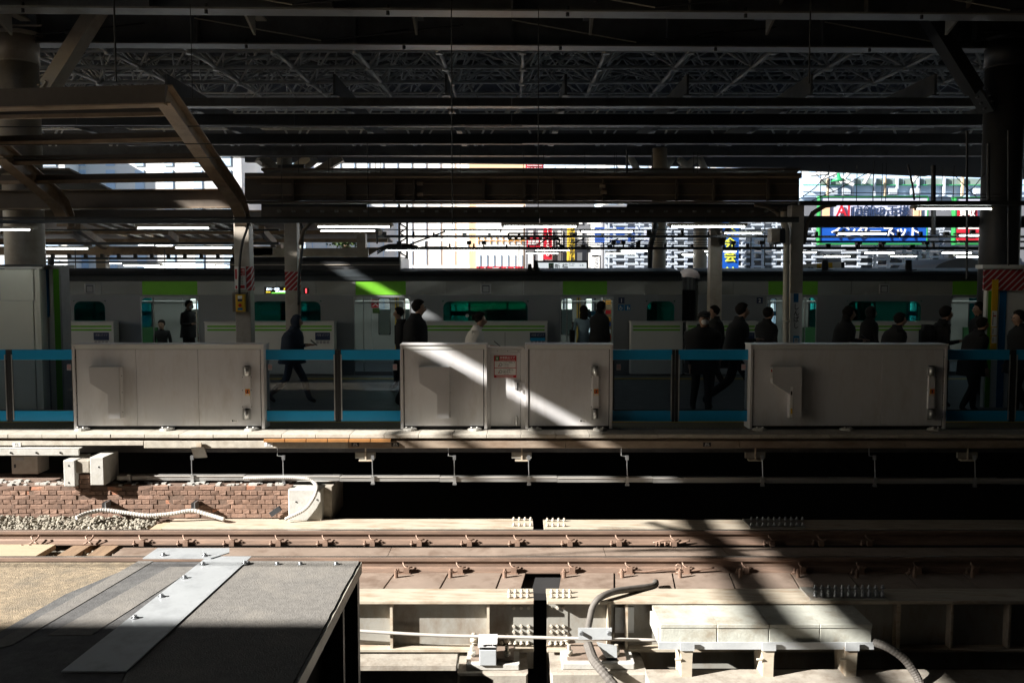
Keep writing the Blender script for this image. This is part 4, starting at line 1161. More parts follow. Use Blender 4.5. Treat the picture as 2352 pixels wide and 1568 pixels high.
# ================================================================ COLUMNS, LIFT BOXES AND SIGNS ON THE PLATFORM
def column(label, pa, pb, Y, ztop, stripe=None, side=0, m='column_paint'):
    t = thing('canopy_column', label, 'column', ((X_(pa, Y) + X_(pb, Y)) / 2, Y, 0), 'square canopy columns on the platform')
    x0, x1 = X_(pa, Y, 1.8), X_(pb, Y, 1.8)
    box('shaft', m, x0, x1, Y, Y + .26, 0, ztop, t, ch=.008)
    if stripe:
        pbox('striped_wrap', 'red_white_print', pa - .5, pb + .5, stripe[0], stripe[1], Y - .004, .27, t)
    return t
c1 = column('square brown column with notice board and yellow emergency box behind the left cabinet', 540, 575, 16.6, 3.3)
pbox('striped_wrap', 'red_white_print', 565.6, 577, 612, 667, 16.59, .2, c1)
nb_ = pbox('notice_board', 'white_paint', 538.5, 564, 612.5, 665, 16.56, .02, c1)
pbox('notice_field', 'red_paint', 540, 544, 618, 641, 16.556, .003, nb_); pbox('notice_field', 'red_paint', 547.5, 562, 616, 633, 16.556, .003, nb_)
text('notice_print', '非常\n停止', 'white_paint', 555, 624.5, 16.555, 14, nb_, .001, 12)
for q in range(5): text('notice_print', 'ボタンを押して', 'ink', 554, 637 + q * 3.6, 16.555, 2.4, nb_, .001, 15)
pbox('notice_field', 'red_paint', 541, 545, 656, 663, 16.556, .003, nb_); pbox('notice_field', 'red_paint', 550, 562, 655, 662, 16.556, .003, nb_)
eb = pbox('emergency_box_back', 'dark_brown', 534, 568, 671, 716, 16.52, .06, c1)
pbox('emergency_box', 'yellow_paint', 541, 562, 676, 716, 16.45, .07, c1, ch=.008)
pbox('box_label', 'white_paint', 546, 556, 679, 686, 16.446, .003, eb); pbox('box_label', 'navy_paint', 546, 556, 687, 692, 16.446, .003, eb)
rod('push_button', 'red_paint', W(551, 701, 16.45), W(551, 701, 16.42), .03, eb, 10)
pbox('box_label', 'blue_strip', 546, 557, 707, 712, 16.446, .003, eb)
cable('supply_cable', 'dark_steel', [W(573, 505, 16.5), W(566, 530, 16.45), W(556, 560, 16.45), W(551, 600, 16.5), W(550, 640, 16.52), W(549, 676, 16.5)], .022, parent=c1)
c2 = column('square brown column with red striped wrap behind the hooded walker', 655, 684, 20.0, 3.9, (624, 667))
cable('supply_cable', 'dark_steel', [W(690, 510, 19.9), W(696, 540, 19.9), W(693, 580, 19.9), W(686, 640, 19.9), W(686, 700, 19.95)], .03, parent=c2)
pbox('back_strip', 'dark_brown', 684.5, 689, 668, 722, 20.02, .1, c2)
c3 = column('square column with the station name plate beside a round drain pipe, behind the shaded cabinet', 1814, 1843, 16.6, 3.5)
np_ = pbox('name_plate', 'white_paint', 1814.5, 1842, 673, 792, 16.57, .02, c3)
pbox('plate_mark', 'blue_strip', 1823, 1834, 674, 694, 16.567, .003, np_)
text('station_name', list('しんばし'), 'ink', 1829, 726, 16.566, 56, np_, .001, 12, vertical=True)
pbox('plate_mark', 'cyan', 1822, 1836, 771, 792, 16.567, .003, np_); pbox('plate_mark', 'white_paint', 1824, 1834, 776, 792, 16.5655, .001, np_)
text('plate_print', 'JK', 'ink', 1829, 780, 16.564, 5, np_, .001)
rod('drain_pipe', 'cream_steel', W(1806, 560, 16.5), W(1804.5, 800, 16.5), .052, c3, 14)
for q in (600, 737): rod('pipe_collar', 'cream_steel', W(1806, q - 3, 16.5), W(1806, q + 3, 16.5), .06, c3, 14)
spk = pbox('loudspeaker', 'column_paint', 1772, 1792, 524, 556, 16.4, .25, c3, ch=.01)
pbox('equipment_case', 'dark_steel', 1783, 1812, 524, 558, 16.45, .3, c3)
MB().tube([W(1800, 486, 16.5), W(1801, 515, 16.5), W(1806, 530, 16.5), W(1806, 562, 16.5)], .058, 12).build('drain_elbow', 'column_paint', c3, smooth=True)
c4 = column('plain square column behind the walking pair, left of the station name column', 1630, 1658, 20.0, 3.9)

# lift box at the left
YS = 15.4
lb = thing('lift_box', 'white lift enclosure with blue and green vertical stripes at the left edge', 'lift enclosure', W(60, 985, YS))
xl = X_(93, YS, 1.2)
zt = Z_(611, YS)
box('wall_core', 'light_panel', -9.5, xl - .02, YS + .04, YS + .3, 0, zt - .06, lb)
for a, b, q0, q1 in ((-90, -.4, 619, 957), (.4, 80, 619, 690), (.4, 80, 690.8, 957), (81, 90, 619, 957)):
    pbox('wall_panel', 'lift_panel', a, b, q0, q1, YS + .0, .04, lb, ch=.004)
pbox('corner_post', 'lift_panel', 90.4, 96, 614, 984, YS - .01, .06, lb)
pbox('skirting', 'light_panel', -90, 90, 958, 984, YS - .005, .04, lb)
pbox('roof_edge', 'dark_steel', -90, 98, 607.5, 611.5, YS - .03, .5, lb)
pbox('roof_edge', 'light_panel', -90, 97, 611.8, 617, YS - .015, .05, lb)
Yr = YS + .31
pbox('side_wing', 'sticker_grey', 97, 145, 615, 965, Yr, .3, lb)
pbox('stripe', 'blue_strip', 100, 114, 618, 728, Yr - .008, .007, lb); pbox('stripe', 'blue_strip', 100, 114, 766, 962, Yr - .008, .007, lb)
pbox('stripe', 'column_paint', 100, 114, 729, 765, Yr - .008, .007, lb)
pbox('stripe', 'light_panel', 115, 126, 618, 962, Yr - .008, .007, lb)
pbox('stripe', 'lime', 127, 140, 618, 962, Yr - .008, .007, lb)
pbox('roof_edge', 'sticker_grey', 96, 146, 608, 615, Yr - .03, .4, lb)
rod('roof_post', 'dark_steel', W(117, 608, Yr), W(117, 590, Yr), .05, lb, 12)
# stair enclosure at the right
Yq = 16.0
rb = thing('stair_enclosure', 'stair enclosure with red striped band and green, yellow and blue stripes', 'stair enclosure', W(2300, 985, Yq))
pbox('wall_core', 'light_panel', 2262, 2480, 617, 962, Yq + .02, .1, rb)
pbox('warning_band', 'red_white_print', 2260, 2480, 619, 667, Yq - .02, .035, rb)
pbox('roof_edge', 'light_panel', 2257, 2480, 608, 617, Yq - .05, .25, rb)
pbox('stripe', 'lime', 2266, 2276, 668, 962, Yq + .005, .012, rb)
pbox('stripe', 'blue_strip', 2292, 2307, 668, 962, Yq + .005, .012, rb)
sg = pbox('guide_board', 'yellow_paint', 2277, 2291, 642, 805, Yq - .04, .015, rb)
for q0, q1 in ((714, 750), (752, 770), (772, 788)):
    p = pbox('guide_field', 'white_paint', 2278, 2290, q0, q1, Yq - .044, .003, sg)
    pbox('guide_print', 'ink', 2280, 2281.5, q0 + 3, q1 - 3, Yq - .0455, .001, p)
pbox('guide_print', 'red_paint', 2282, 2288, 724, 727, Yq - .0465, .001, sg)

# ================================================================ FAR PLATFORM DOORS (green stripes)
YF = YZ(860, 0.0)
def far_cabinet(label, pa, pb, info=None, lines=None, seam=None, cut=False):
    t = thing('green_striped_cabinet', label, 'platform door cabinet', W((pa + pb) / 2, 860, YF), 'white door cabinets with two green stripes in front of the train')
    zt = Z_(738, YF)
    xa, xb = X_(pa, YF, .6), X_(pb, YF, .6)
    box('cabinet_body', 'light_panel', xa, xb, YF, YF + .3, .01, zt - .03, t, ch=.006)
    box('top_cap', 'white_panel_edge', xa - .015, xb + .01, YF - .015, YF + .32, zt - .028, zt, t, ch=.005)
    for q in (749.5, 757.5): pbox('green_stripe', 'lime_band', pa + 5, pb - 6, q - 2, q + 2, YF - .006, .005, t)
    if seam: pbox('panel_seam', 'dark_steel', seam - .4, seam + .4, 763, 860, YF - .002, .002, t)
    if info:
        a, b = info
        s = pbox('info_board', 'navy_paint', a, b, 763.5, 781, YF - .008, .007, t)
        text('board_print', lines, 'sticker_grey', (a + b) / 2, 769.5, YF - .0095, 5.4, s, .001, b - a - 6)
        for i in range(4): pbox('icon', 'sticker_grey', a + 2 + i * (b - a - 2) / 4, a + 2 + (i + .75) * (b - a - 2) / 4, 782.5, 789, YF - .008, .007, t)
far_cabinet('green striped cabinet with the board of door two, beside the lift box', 40, 262, (215, 250), '1号車 2番ドア')
far_cabinet('long green striped cabinet behind the notice column and the hooded walker', 471, 768, (724, 758), '1号車 3番ドア')
far_cabinet('green striped cabinet touched by sunlight, behind the woman in white', 970, 1257, (1217, 1253), '1号車 4番ドア', 1160)
pbox('info_strip', 'cyan', 1218, 1252, 776, 783, YF - .012, .003)and None
o_ = bpy.data.objects['info_strip']; o_.parent = [o for o in bpy.data.objects if o.name == 'green_striped_cabinet.002'][0]; o_.location = -BASE['green_striped_cabinet.002']; BASE[o_.name] = BASE['green_striped_cabinet.002']
far_cabinet('short green striped cabinet at the joint between the two cars', 1449, 1568)
far_cabinet('green striped cabinet behind the walking pair', 1576, 1740, (1706, 1733), '2号車 1番ドア')
far_cabinet('dim green striped cabinet behind the figures at the right', 1945, 2150)
far_cabinet('dim green striped cabinet behind the striped stair enclosure', 2295, 2470)

# ================================================================ TRAIN
def wall_holes(name, m, x0, x1, z0, z1, y, th, holes, parent):
    xs = sorted({x0, x1} | {h[0] for h in holes} | {h[1] for h in holes})
    mb = MB()
    for a, b in zip(xs, xs[1:]):
        hs = sorted([h for h in holes if h[0] <= a + 1e-6 and h[1] >= b - 1e-6], key=lambda h: h[2])
        z = z0
        for h in hs:
            if h[2] > z: mb.box(a, b, y, y + th, z, h[2])
            z = h[3]
        if z < z1: mb.box(a, b, y, y + th, z, z1)
    return mb.build(name, m, parent)
def rounded_frame(name, m, xa, xb, za, zb, y, r, th, out, parent, depth):
    """frame round an opening: sharp outside, rounded inside, so the hole reads round cornered"""
    n = 5; inner = []
    for (cx, cz, a0) in ((xb - r, zb - r, 0), (xa + r, zb - r, 90), (xa + r, za + r, 180), (xb - r, za + r, 270)):
        for i in range(n + 1):
            a = math.radians(a0 + 90 * i / n)
            inner.append((cx + r * math.cos(a), cz + r * math.sin(a)))
    outer = []
    for (px_, pz_) in inner:
        outer.append((min(max(px_ + (px_ - (xa + xb) / 2) * .0, xa), xb), pz_))
    ro = r + out; outer = []
    for (cx, cz, a0) in ((xb - r, zb - r, 0), (xa + r, zb - r, 90), (xa + r, za + r, 180), (xb - r, za + r, 270)):
        for i in range(n + 1):
            a = math.radians(a0 + 90 * i / n); c_, s_ = math.cos(a), math.sin(a)
            k = ro / max(abs(c_), abs(s_)) if True else ro
            outer.append((cx + k * c_ * (1 if True else 0), cz + k * s_))
    mb = MB(); N_ = len(inner); b = 0
    for (X, Z) in outer: mb.v.append(Vector((X, y, Z)))
    for (X, Z) in inner: mb.v.append(Vector((X, y, Z)))
    for (X, Z) in inner: mb.v.append(Vector((X, y + depth, Z)))
    for (X, Z) in outer: mb.v.append(Vector((X, y + depth, Z)))
    for i in range(N_):
        j = (i + 1) % N_
        mb.face(i, i + N_, j + N_, j); mb.face(i + N_, i + 2 * N_, j + 2 * N_, j + N_); mb.face(i, j, j + 3 * N_, i + 3 * N_)
        mb.face(i + 2 * N_, i + 3 * N_, j + 3 * N_, j + 2 * N_)
    return mb.build(name, m, parent)
def car(label, pa, pb, doors, windows, greens, vents):
    x0, x1 = X_(pa, YT, 1.6), X_(pb, YT, 1.6)
    t = thing('train_car', label, 'train', ((x0 + x1) / 2, YT, 0), 'silver commuter train cars with green bands')
    zb0, zb1 = Z_(677, YT), Z_(646, YT)
    zd0, zd1 = .03, Z_(681, YT)
    dh = [(X_(a, YT, 1.5), X_(b, YT, 1.5), zd0, zd1) for a, b in doors]
    wh = [(X_(a, YT, 1.5), X_(b, YT, 1.5), Z_(768, YT), Z_(690, YT)) for a, b in windows]
    wall_holes('side_wall', 'train_grey', x0, x1, -.75, zb0 - .004, YT, .05, dh + wh, t)
    # shiny upper band in separate sheets
    gs = [(X_(a, YT, 2), X_(b, YT, 2)) for a, b in greens]
    cur = x0
    for a, b in gs + [(x1, x1)]:
        if a - cur > .3:
            n = max(1, round((a - cur) / .9))
            for i in range(n):
                u, v = cur + (a - cur) * i / n, cur + (a - cur) * (i + 1) / n
                tl = random.uniform(-.010, .010)
                MB().hexa([(u + .004, YT - .006 + tl, zb0), (v - .004, YT - .006 - tl, zb0), (v - .004, YT + .04, zb0), (u + .004, YT + .04, zb0), (u + .004, YT - .006 + tl * .2, zb1), (v - .004, YT - .006 - tl * .2, zb1), (v - .004, YT + .04, zb1), (u + .004, YT + .04, zb1)]).build('upper_panel', 'train_shine', t)
        if b > a: box('green_panel', 'lime_band', a, b, YT - .008, YT + .04, zb0, zb1, t)
        cur = b
    for px in vents:
        v = pbox('vent_frame', 'stainless', px - 12, px + 12, 652, 675, YT - .014, .01, t, ch=.004)
        pbox('vent_grille', 'dark_steel', px - 8, px + 8, 655, 672, YT - .018, .004, v)
        pbox('vent_plate', 'stainless', px - 6.5, px + 6.5, 657, 670.5, YT - .021, .003, v)
    # roof
    prof = [(YT - .01, zb1 + .004), (YT - .02, zb1 + .12), (YT + .05, zb1 + .17), (YT + .25, zb1 + .235), (YT + .9, zb1 + .30), (YT + 1.5, zb1 + .32), (YT + 2.1, zb1 + .30), (YT + 2.75, zb1 + .22), (YT + 2.95, zb1 + .004)]
    MB().prism(prof, x0 + .02, x1 - .02, 'x').build('roof', 'train_roof', t)
    box('gutter', 'train_roof', x0, x1, YT - .03, YT - .011, zb1 + .02, zb1 + .055, t)
    # inside
    box('floor', 'platform_floor', x0, x1, YT + .06, YT + 2.8, -.12, 0.0, t)
    box('ceiling', 'train_inside', x0 + .1, x1 - .1, YT + .1, YT + 2.8, zb0 + .02, zb0 + .06, t)
    for y in (YT + .9, YT + 1.95): box('ceiling_lamp', 'inside_light', x0 + .6, x1 - .6, y, y + .08, zb0 + .005, zb0 + .018, t)
    YI = YT + 2.82
    fd = [(X_(a + (CX - (a + b) / 2) * .0, YT, 1.5), X_(b, YT, 1.5), zd0, zd1) for a, b in doors]
    wall_holes('far_wall', 'train_inside', x0, x1, -.75, zb1, YI, .05, fd + wh, t)
    box('end_wall', 'train_inside', x0 + .001, x0 + .05, YT + .06, YI - .01, -.75, zb1, t)
    box('end_wall', 'train_inside', x1 - .05, x1 - .001, YT + .06, YI - .01, -.75, zb1, t)
    for a, b, c, d in dh:
        rounded_frame('door_frame', 'stainless', a + .02, b - .02, c - .3, d - .02, YT - .006, .13, .02, .02, t, .05)
        for e in (a + .035, b - .035):
            rod('grab_pole', 'aluminium', (e + (.14 if e < (a + b) / 2 else -.14), YT + .35, 0), (e + (.14 if e < (a + b) / 2 else -.14), YT + .35, zb0), .016, t, 8)
        m_ = (a + b) / 2
        for s in (-1, 1):     # closed door leaves on the far side
            la, lb_ = (a + .01, m_ - .004) if s < 0 else (m_ + .004, b - .01)
            w_ = (lb_ - la) * .26
            lf = wall_holes('door_leaf', 'train_inside', la, lb_, zd0 + .01, zd1 - .01, YI + .005, .035, [(la + w_, lb_ - w_, .72, 1.68)], t)
            rounded_frame('leaf_gasket', 'black_rubber', la + w_ + .012, lb_ - w_ - .012, .732, 1.668, YI - .004, .05, .02, .014, lf, .012)
            box('leaf_pane', 'clear_glass', la + w_, lb_ - w_, YI + .02, YI + .026, .72, 1.68, lf)
            ex = m_ + s * .035
            box('yellow_edge', 'yellow_strip', ex - .016, ex + .016, YI - .004, YI + .004, zd0 + .02, zd1 - .02, lf)
        box('leaf_gap', 'black_rubber', m_ - .012, m_ + .012, YI - .002, YI + .003, zd0, zd1, t)
    for a, b, c, d in wh:
        f = rounded_frame('window_frame', 'train_grey', a + .02, b - .02, c + .02, d - .02, YT - .003, .15, .02, .02, t, .05)
        box('pane', 'green_glass', a, b, YT + .025, YT + .032, c, d, f)
        g = rounded_frame('window_frame', 'black_rubber', a + .02, b - .02, c + .02, d - .1, YI - .004, .1, .02, .03, t, .03)
        n = 2 if b - a > 1.2 else 1
        for i in range(n):
            u = a + (b - a) * (i + .5) / n if n > 1 else (a + b) / 2 + .05
            box('window_bar', 'black_rubber', u - .03, u + .03, YI - .006, YI + .02, c, d, g)
        box('pane', 'green_glass', a, b, YI + .03, YI + .036, c, d, g)
        box('seat_back', 'seat_green', a - .15, b + .15, YI - .12, YI - .02, .42, .92, t)
        box('seat', 'seat_green', a - .15, b + .15, YI - .52, YI - .12, .3, .44, t)
    # luggage rail and hanging straps
    for y in (YT + .75, YT + 2.2):
        rod('strap_rail', 'aluminium', (x0 + .3, y, 1.62), (x1 - .3, y, 1.62), .014, t, 6)
    return t, x0, x1, zb0, zb1
D1 = [(-176, -44), (322, 457), (812, 943), (1287, 1410)]
D2 = [(1760, 1877), (2183, 2302)]
r1 = car('long silver train car with green panels over its open doors, numbered one', -400, 1567, D1, [(-20, 130), (168, 243), (576, 738), (1016, 1214), (1484, 1551)], [(-172, -48), (327, 453), (817, 932), (1293, 1394)], (206, 1116))
r2 = car('dark second silver train car numbered two at the right', 1604, 2600, D2, [(1945, 2118), (2360, 2520)], [(1765, 1878), (2188, 2300)], (2031,))
c1t, c2t = r1[0], r2[0]
# open near-side leaves tucked behind the wall, seen in the doorways
for a, b in ((1287, 1289),): pass
zb0, zb1 = r1[3], r1[4]
ds = pbox('destination_display', 'black_paint', 607, 683, 659, 674.5, YT - .022, .02, c1t)
text('display_print', '品川・渋谷', 'led_white', 627, 663.6, YT - .0235, 6.2, ds, .001, 30)
text('display_print', '方面', 'led_yellow', 657, 664, YT - .0235, 5.6, ds, .001, 12)
text('display_print', '次は', 'led_yellow', 616, 670.6, YT - .0235, 4, ds, .001, 11)
pbox('display_bar', 'led_green', 624, 660, 671.6, 673.6, YT - .0235, .001, ds)
text('display_print', '浜松町', 'led_white', 644, 669.2, YT - .0235, 3.6, ds, .001, 24)
n1 = pbox('car_number_display', 'black_paint', 697, 709, 661, 674, YT - .022, .02, c1t)
pbox('display_digit', 'led_red', 701.6, 704.4, 662.8, 672.5, YT - .0235, .001, n1)
for px, s, tt in ((1427.5, '1', c1t), (1745, '2', c2t)):
    p = pbox('car_number', 'navy_paint', px - 7, px + 7, 683, 697, YT - .008, .008, tt)
    text('number_print', s, 'white_paint', px, 690, YT - .0095, 8.6, p, .001)
for a, b in ((1420, 1433), (1435, 1448)):
    p = pbox('access_sticker', 'blue_strip', a, b, 699.5, 713, YT - .008, .008, c1t)
    if a == 1420:
        MB().tube([W(1426 + 3.2 * math.cos(i / 8 * 6.283), 708 + 3.2 * math.sin(i / 8 * 6.283), YT - .0095) for i in range(9)], .006, 4).build('wheelchair_mark', 'white_paint', p)
        pbox('wheelchair_mark', 'white_paint', 1424, 1425.5, 702, 707, YT - .0095, .001, p)
    else:
        pbox('figure_mark', 'white_paint', 1440.5, 1443, 703, 711, YT - .0095, .001, p); pbox('figure_mark', 'white_paint', 1444.5, 1446, 706, 711, YT - .0095, .001, p)
# gangway between the cars
gw = thing('gangway', 'pale ribbed gangway bellows between the two train cars', 'gangway', W(1585, 700, YT + .5))
for i in range(7):
    x = X_(1570, YT, 1.5) + .048 * i
    box('bellows_fold', 'light_panel' if i % 2 else 'sticker_grey', x, x + .05, YT + .35 + (.05 if i % 2 else 0), YT + 2.5, Z_(666, YT), Z_(636, YT) - .03 * abs(i - 3) / 3, gw)
    box('bellows_fold', 'black_rubber', x, x + .05, YT + .4 + (.05 if i % 2 else 0), YT + 2.4, -.6, Z_(667, YT), gw)
rod('gap_rail', 'dark_steel', W(1604, 655, YT + .1), W(1604, 790, YT + .1), .03, gw, 8)
# air conditioner on the roof
ac = thing('roof_air_conditioner', 'long dark air conditioning unit with slotted sides on the roof of car one', 'air conditioner', W(720, 625, YT + .8))
Ya = YT + .75
xa, xb = X_(527, Ya, 2.6), X_(921, Ya, 2.6)
zc0, zc1 = zb1 + .16, Z_(590, Ya)
MB().prism([(Ya, zc0), (Ya + .03, zc1 - .12), (Ya + .16, zc1), (Ya + 1.6, zc1), (Ya + 1.74, zc1 - .12), (Ya + 1.77, zc0)], xa, xb - .03, 'x').build('housing', 'dark_steel', ac)
box('end_cap', 'stainless', xb - .029, xb, Ya - .01, Ya + 1.78, zc0, zc1 - .02, ac)
pbox('seam_rail', 'column_paint', 528, 918, 607, 609, Ya - .005, .02, ac)
for i in range(9):
    a = 545 + i * 42
    for q in (614, 618.5): pbox('vent_slot', 'black_rubber', a, a + 30, q - 1, q + 1, Ya - .004, .004, ac)
# roof antennas
for px, q, Y, r, nm in ((1217, 608, YT + .6, .07, 'left of a pair'), (1231, 600, YT + .5, .08, 'right of a pair')):
    t = thing('roof_antenna', f'small dark antenna stub on the train roof below the station sign, {nm}', 'antenna', W(px, 625, Y))
    b = W(px, 625, Y); top = W(px, q - 2, Y)
    MB().tube([b, b.lerp(top, .35), b.lerp(top, .4), top], 1, 12, [r * 1.3, r * 1.2, r * .8, r * .55]).build('stub', 'dark_steel', t, smooth=True)
    rod('base_disc', 'dark_steel', b, b + Vector((0, 0, .04)), r * 2.2, t, 14)
for px, nm in ((1895, 'beside the yellow guide board'), (2087, 'farther right, before the lattice facade')):
    t = thing('roof_antenna', f'dark cylindrical antenna on the second car roof {nm}', 'antenna', W(px, 625, YT + .6))
    b = W(px, 626, YT + .6); top = W(px, 597, YT + .6)
    MB().tube([b, b.lerp(top, .2), b.lerp(top, .22), top], 1, 12, [.11, .1, .085, .07]).build('stub', 'dark_steel', t, smooth=True)
    MB().tube([W(px - 20, 621, YT + .6), W(px + 18, 620.5, YT + .6)], .02, 6).build('cross_arm', 'dark_steel', t)
ls = box('sealed_roof_step', 'train_roof', X_(960, YT + .4, 2.4), X_(1205, YT + .4, 2.4), YT + .35, YT + 2.3, zb1 + .2, Z_(621.5, YT + .35), c1t)
# sticker on the far door window
for px, q, m, s in ((861.5, 697.5, 'red_paint', 'ス'),):
    Yk = YT + 2.80
    p = pbox('window_poster', m, px - 8.5, px + 8.5, q - 9, q + 9, Yk, .006, c1t)
    text('poster_print', s, 'white_paint', px, q, Yk - .002, 12, p, .001)
    pbox('window_notice', 'ivy', 856, 872, 708, 719, Yk, .006, c1t)
pst = pbox('lit_poster', 'facade_brown', 1383, 1405, 688, 790, YT + 1.2, .03, c1t)
for i, (q, m) in enumerate(((690, 'orange_paint'), (712, 'red_paint'), (728, 'orange_paint'), (740, 'sign_navy_blue'), (756, 'white_paint'), (770, 'red_paint'))):
    pbox('poster_field', m, 1386, 1403, q, q + 9, YT + 1.196, .003, pst)
ORD = ['first', 'second', 'third', 'fourth', 'fifth', 'sixth', 'seventh', 'eighth', 'ninth', 'tenth', 'eleventh', 'twelfth', 'thirteenth', 'fourteenth', 'fifteenth', 'sixteenth', 'seventeenth', 'eighteenth', 'nineteenth', 'twentieth', 'twenty-first', 'twenty-second', 'twenty-third', 'twenty-fourth', 'twenty-fifth', 'twenty-sixth', 'twenty-seventh', 'twenty-eighth', 'twenty-ninth', 'thirtieth']
# ================================================================ CANOPY, LAMPS, WIRES
def Pd(px, py, d):
    u, dy, dz = ray(px, py); return Vector((u * d, dy * d, HC + dz * d))
cn = thing('platform_canopy', 'brown steel canopy frame with curved arm, purlins and long girder over the platform', 'canopy', (-4.8, 16.6, 3.3))
XA = X_(560, 16.6, 3.3)
path = [(377, 216), (425, 286), (480, 366), (522, 424), (540, 450), (551, 474), (557, 498), (558, 520)]
prof = []
for px, py in path:
    p = Pd(px, py, XA * F / (px - CX)); prof.append((p.y, p.z))
def arm(x, parent):
    n = len(prof); top, bot = [], []
    for i, (y, z) in enumerate(prof):
        a = prof[max(i - 1, 0)]; b = prof[min(i + 1, n - 1)]
        d = Vector((b[0] - a[0], b[1] - a[1])).normalized(); nrm = Vector((-d.y, d.x))
        if nrm.y < 0: nrm = -nrm
        h = .13
        top.append((y + nrm.x * h, z + nrm.y * h)); bot.append((y - nrm.x * h, z - nrm.y * h))
    a = MB().prism(top + bot[::-1], x - .012, x + .012, 'x').build('arm_web', 'brown_steel', parent)
    for side in (top, bot):
        for s0, s1 in zip(side, side[1:]):
            MB().bar((x, *s0), (x, *s1), .20, .022).build('arm_flange', 'brown_steel', a)
arm(XA, cn); arm(XA * 1.657, cn)
Yf = prof[0][0] - .1
MB().hexa([W(-80, 250, Yf), W(379, 238, Yf), W(379, 238, Yf + .12), W(-80, 250, Yf + .12), W(-80, 206, Yf), W(379, 194, Yf), W(379, 194, Yf) + Vector((0, .12, 0)), W(-80, 206, Yf) + Vector((0, .12, 0))]).build('front_beam', 'dark_brown', cn)
MB().hexa([W(-80, 249, Yf) + Vector((0, -.06, -.02)), W(379, 237, Yf) + Vector((0, -.06, -.02)), W(379, 237, Yf) + Vector((0, .2, -.02)), W(-80, 249, Yf) + Vector((0, .2, -.02)), W(-80, 249, Yf) + Vector((0, -.06, 0)), W(379, 237, Yf) + Vector((0, -.06, 0)), W(379, 237, Yf) + Vector((0, .2, 0)), W(-80, 249, Yf) + Vector((0, .2, 0))]).build('beam_flange', 'brown_steel', cn)
def prof_at(py):
    for (a, b), (c, d) in zip(zip(path, path[1:]), zip(prof, prof[1:])):
        if a[1] <= py <= b[1]:
            t = (py - a[1]) / (b[1] - a[1]); return c[0] * (1 - t) + d[0] * t
    return prof[-1][0]
for pb, qa, qb in ((386, 271, 262), (430, 332, 320), (470, 377, 369), (506, 421, 412)):
    Y = prof_at(qb)
    MB().bar(W(-80, qa, Y), W(pb, qb, Y), .06, .055).build('purlin', 'brown_steel', cn)
    MB().bar(W(-80, qa - 3.5, Y) + Vector((0, .05, .05)), W(pb, qb - 3.5, Y) + Vector((0, .05, .05)), .02, .10).build('purlin', 'dark_brown', cn)
def longbeam(name, m, pa, pb, qa, qb, Y, dep=.1, parent=cn, slope=0.0):
    return MB().hexa([W(pa, qb + slope, Y), W(pb, qb, Y), W(pb, qb, Y) + Vector((0, dep, 0)), W(pa, qb + slope, Y) + Vector((0, dep, 0)), W(pa, qa + slope, Y), W(pb, qa, Y), W(pb, qa, Y) + Vector((0, dep, 0)), W(pa, qa + slope, Y) + Vector((0, dep, 0))]).build(name, m, parent)
longbeam('girder_web', 'dark_brown', -80, 548, 436, 475, 16.72, .03, slope=4)
longbeam('girder_flange', 'brown_steel', -80, 548, 475, 477, 16.6, .26, slope=4)
longbeam('girder_flange', 'brown_steel', -80, 548, 433, 435, 16.6, .26, slope=4)
longbeam('rear_beam', 'dark_brown', -80, 560, 480, 503, 18.0, .1, slope=3)
longbeam('girder_flange', 'brown_steel', 562, 1842, 405, 408.5, 16.4, .3)
longbeam('girder_cap', 'dark_brown', 562, 1842, 397, 404.5, 16.5, .3)
longbeam('girder_web', 'dark_brown', 562, 1836, 409, 461, 16.62, .04)
longbeam('girder_flange', 'dark_brown', 562, 1836, 461.5, 466, 16.45, .3)
longbeam('girder_rib', 'brown_steel', 600, 1834, 421, 423, 16.60, .015)
longbeam('girder_rib', 'brown_steel', 600, 1834, 447, 449, 16.60, .015)
longbeam('rear_beam', 'dark_brown', 600, 1834, 475, 502, 18.6, .1)
longbeam('rear_rib', 'dark_steel', 600, 842, 466.5, 483, 18.9, .05)
longbeam('rear_rib', 'dark_steel', 1440, 1834, 466.5, 483, 18.9, .05)
for px in (672, 792, 905, 950, 1110, 1204, 1272, 1387, 1555, 1640, 1765):
    pbox('girder_stiffener', 'dark_brown', px - 3, px + 3, 409, 461, 16.55, .06, cn)
for px, q in ((964, 418), (1384, 424), (964, 443), (1387, 438)):
    pbox('girder_bracket', 'brown_steel', px - 6, px + 7, q, q + 7, 16.42, .12, cn)
for px in range(640, 1820, 33):
    pbox('rafter_foot', 'roof_flange', px - 4, px + 3, 482 + (px % 2), 487, 18.45, .12, cn)
MB().tube([W(640, 387, 17.5), W(700, 386, 17.5)], .07, 8).build('pipe_end', 'dark_steel', cn)
for px, s in ((690, 1), (1656, -1), (1660, 1), (1845, 1), (1808, -1)):
    a = W(px, 560, 19.9 if px < 1700 else 16.7); b = W(px + s * 75, 505 if px < 1700 else 470, 18.7 if px < 1700 else 16.7)
    m_ = a.lerp(b, .5) + Vector((-s * .12, 0, .2))
    MB().tube([a, a.lerp(m_, .5) + Vector((-s * .03, 0, .06)), m_, m_.lerp(b, .5) + Vector((0, 0, .05)), b], .045, 6).build('knee_brace', 'dark_brown', cn, smooth=True)
# canopy sheets over the far half of the platform
MB().prism([(17.0, 4.15), (19.6, 3.85), (21.8, 4.05), (21.8, 4.09), (19.6, 3.89), (17.0, 4.19)], X_(600, 17, 4), X_(1838, 17, 4), 'x').build('canopy_sheet', 'dark_brown', cn)
MB().prism([(17.0, 4.15), (19.6, 3.85), (21.8, 4.05), (21.8, 4.09), (19.6, 3.89), (17.0, 4.19)], -13, X_(160, 17, 4), 'x').build('canopy_sheet', 'dark_brown', cn)
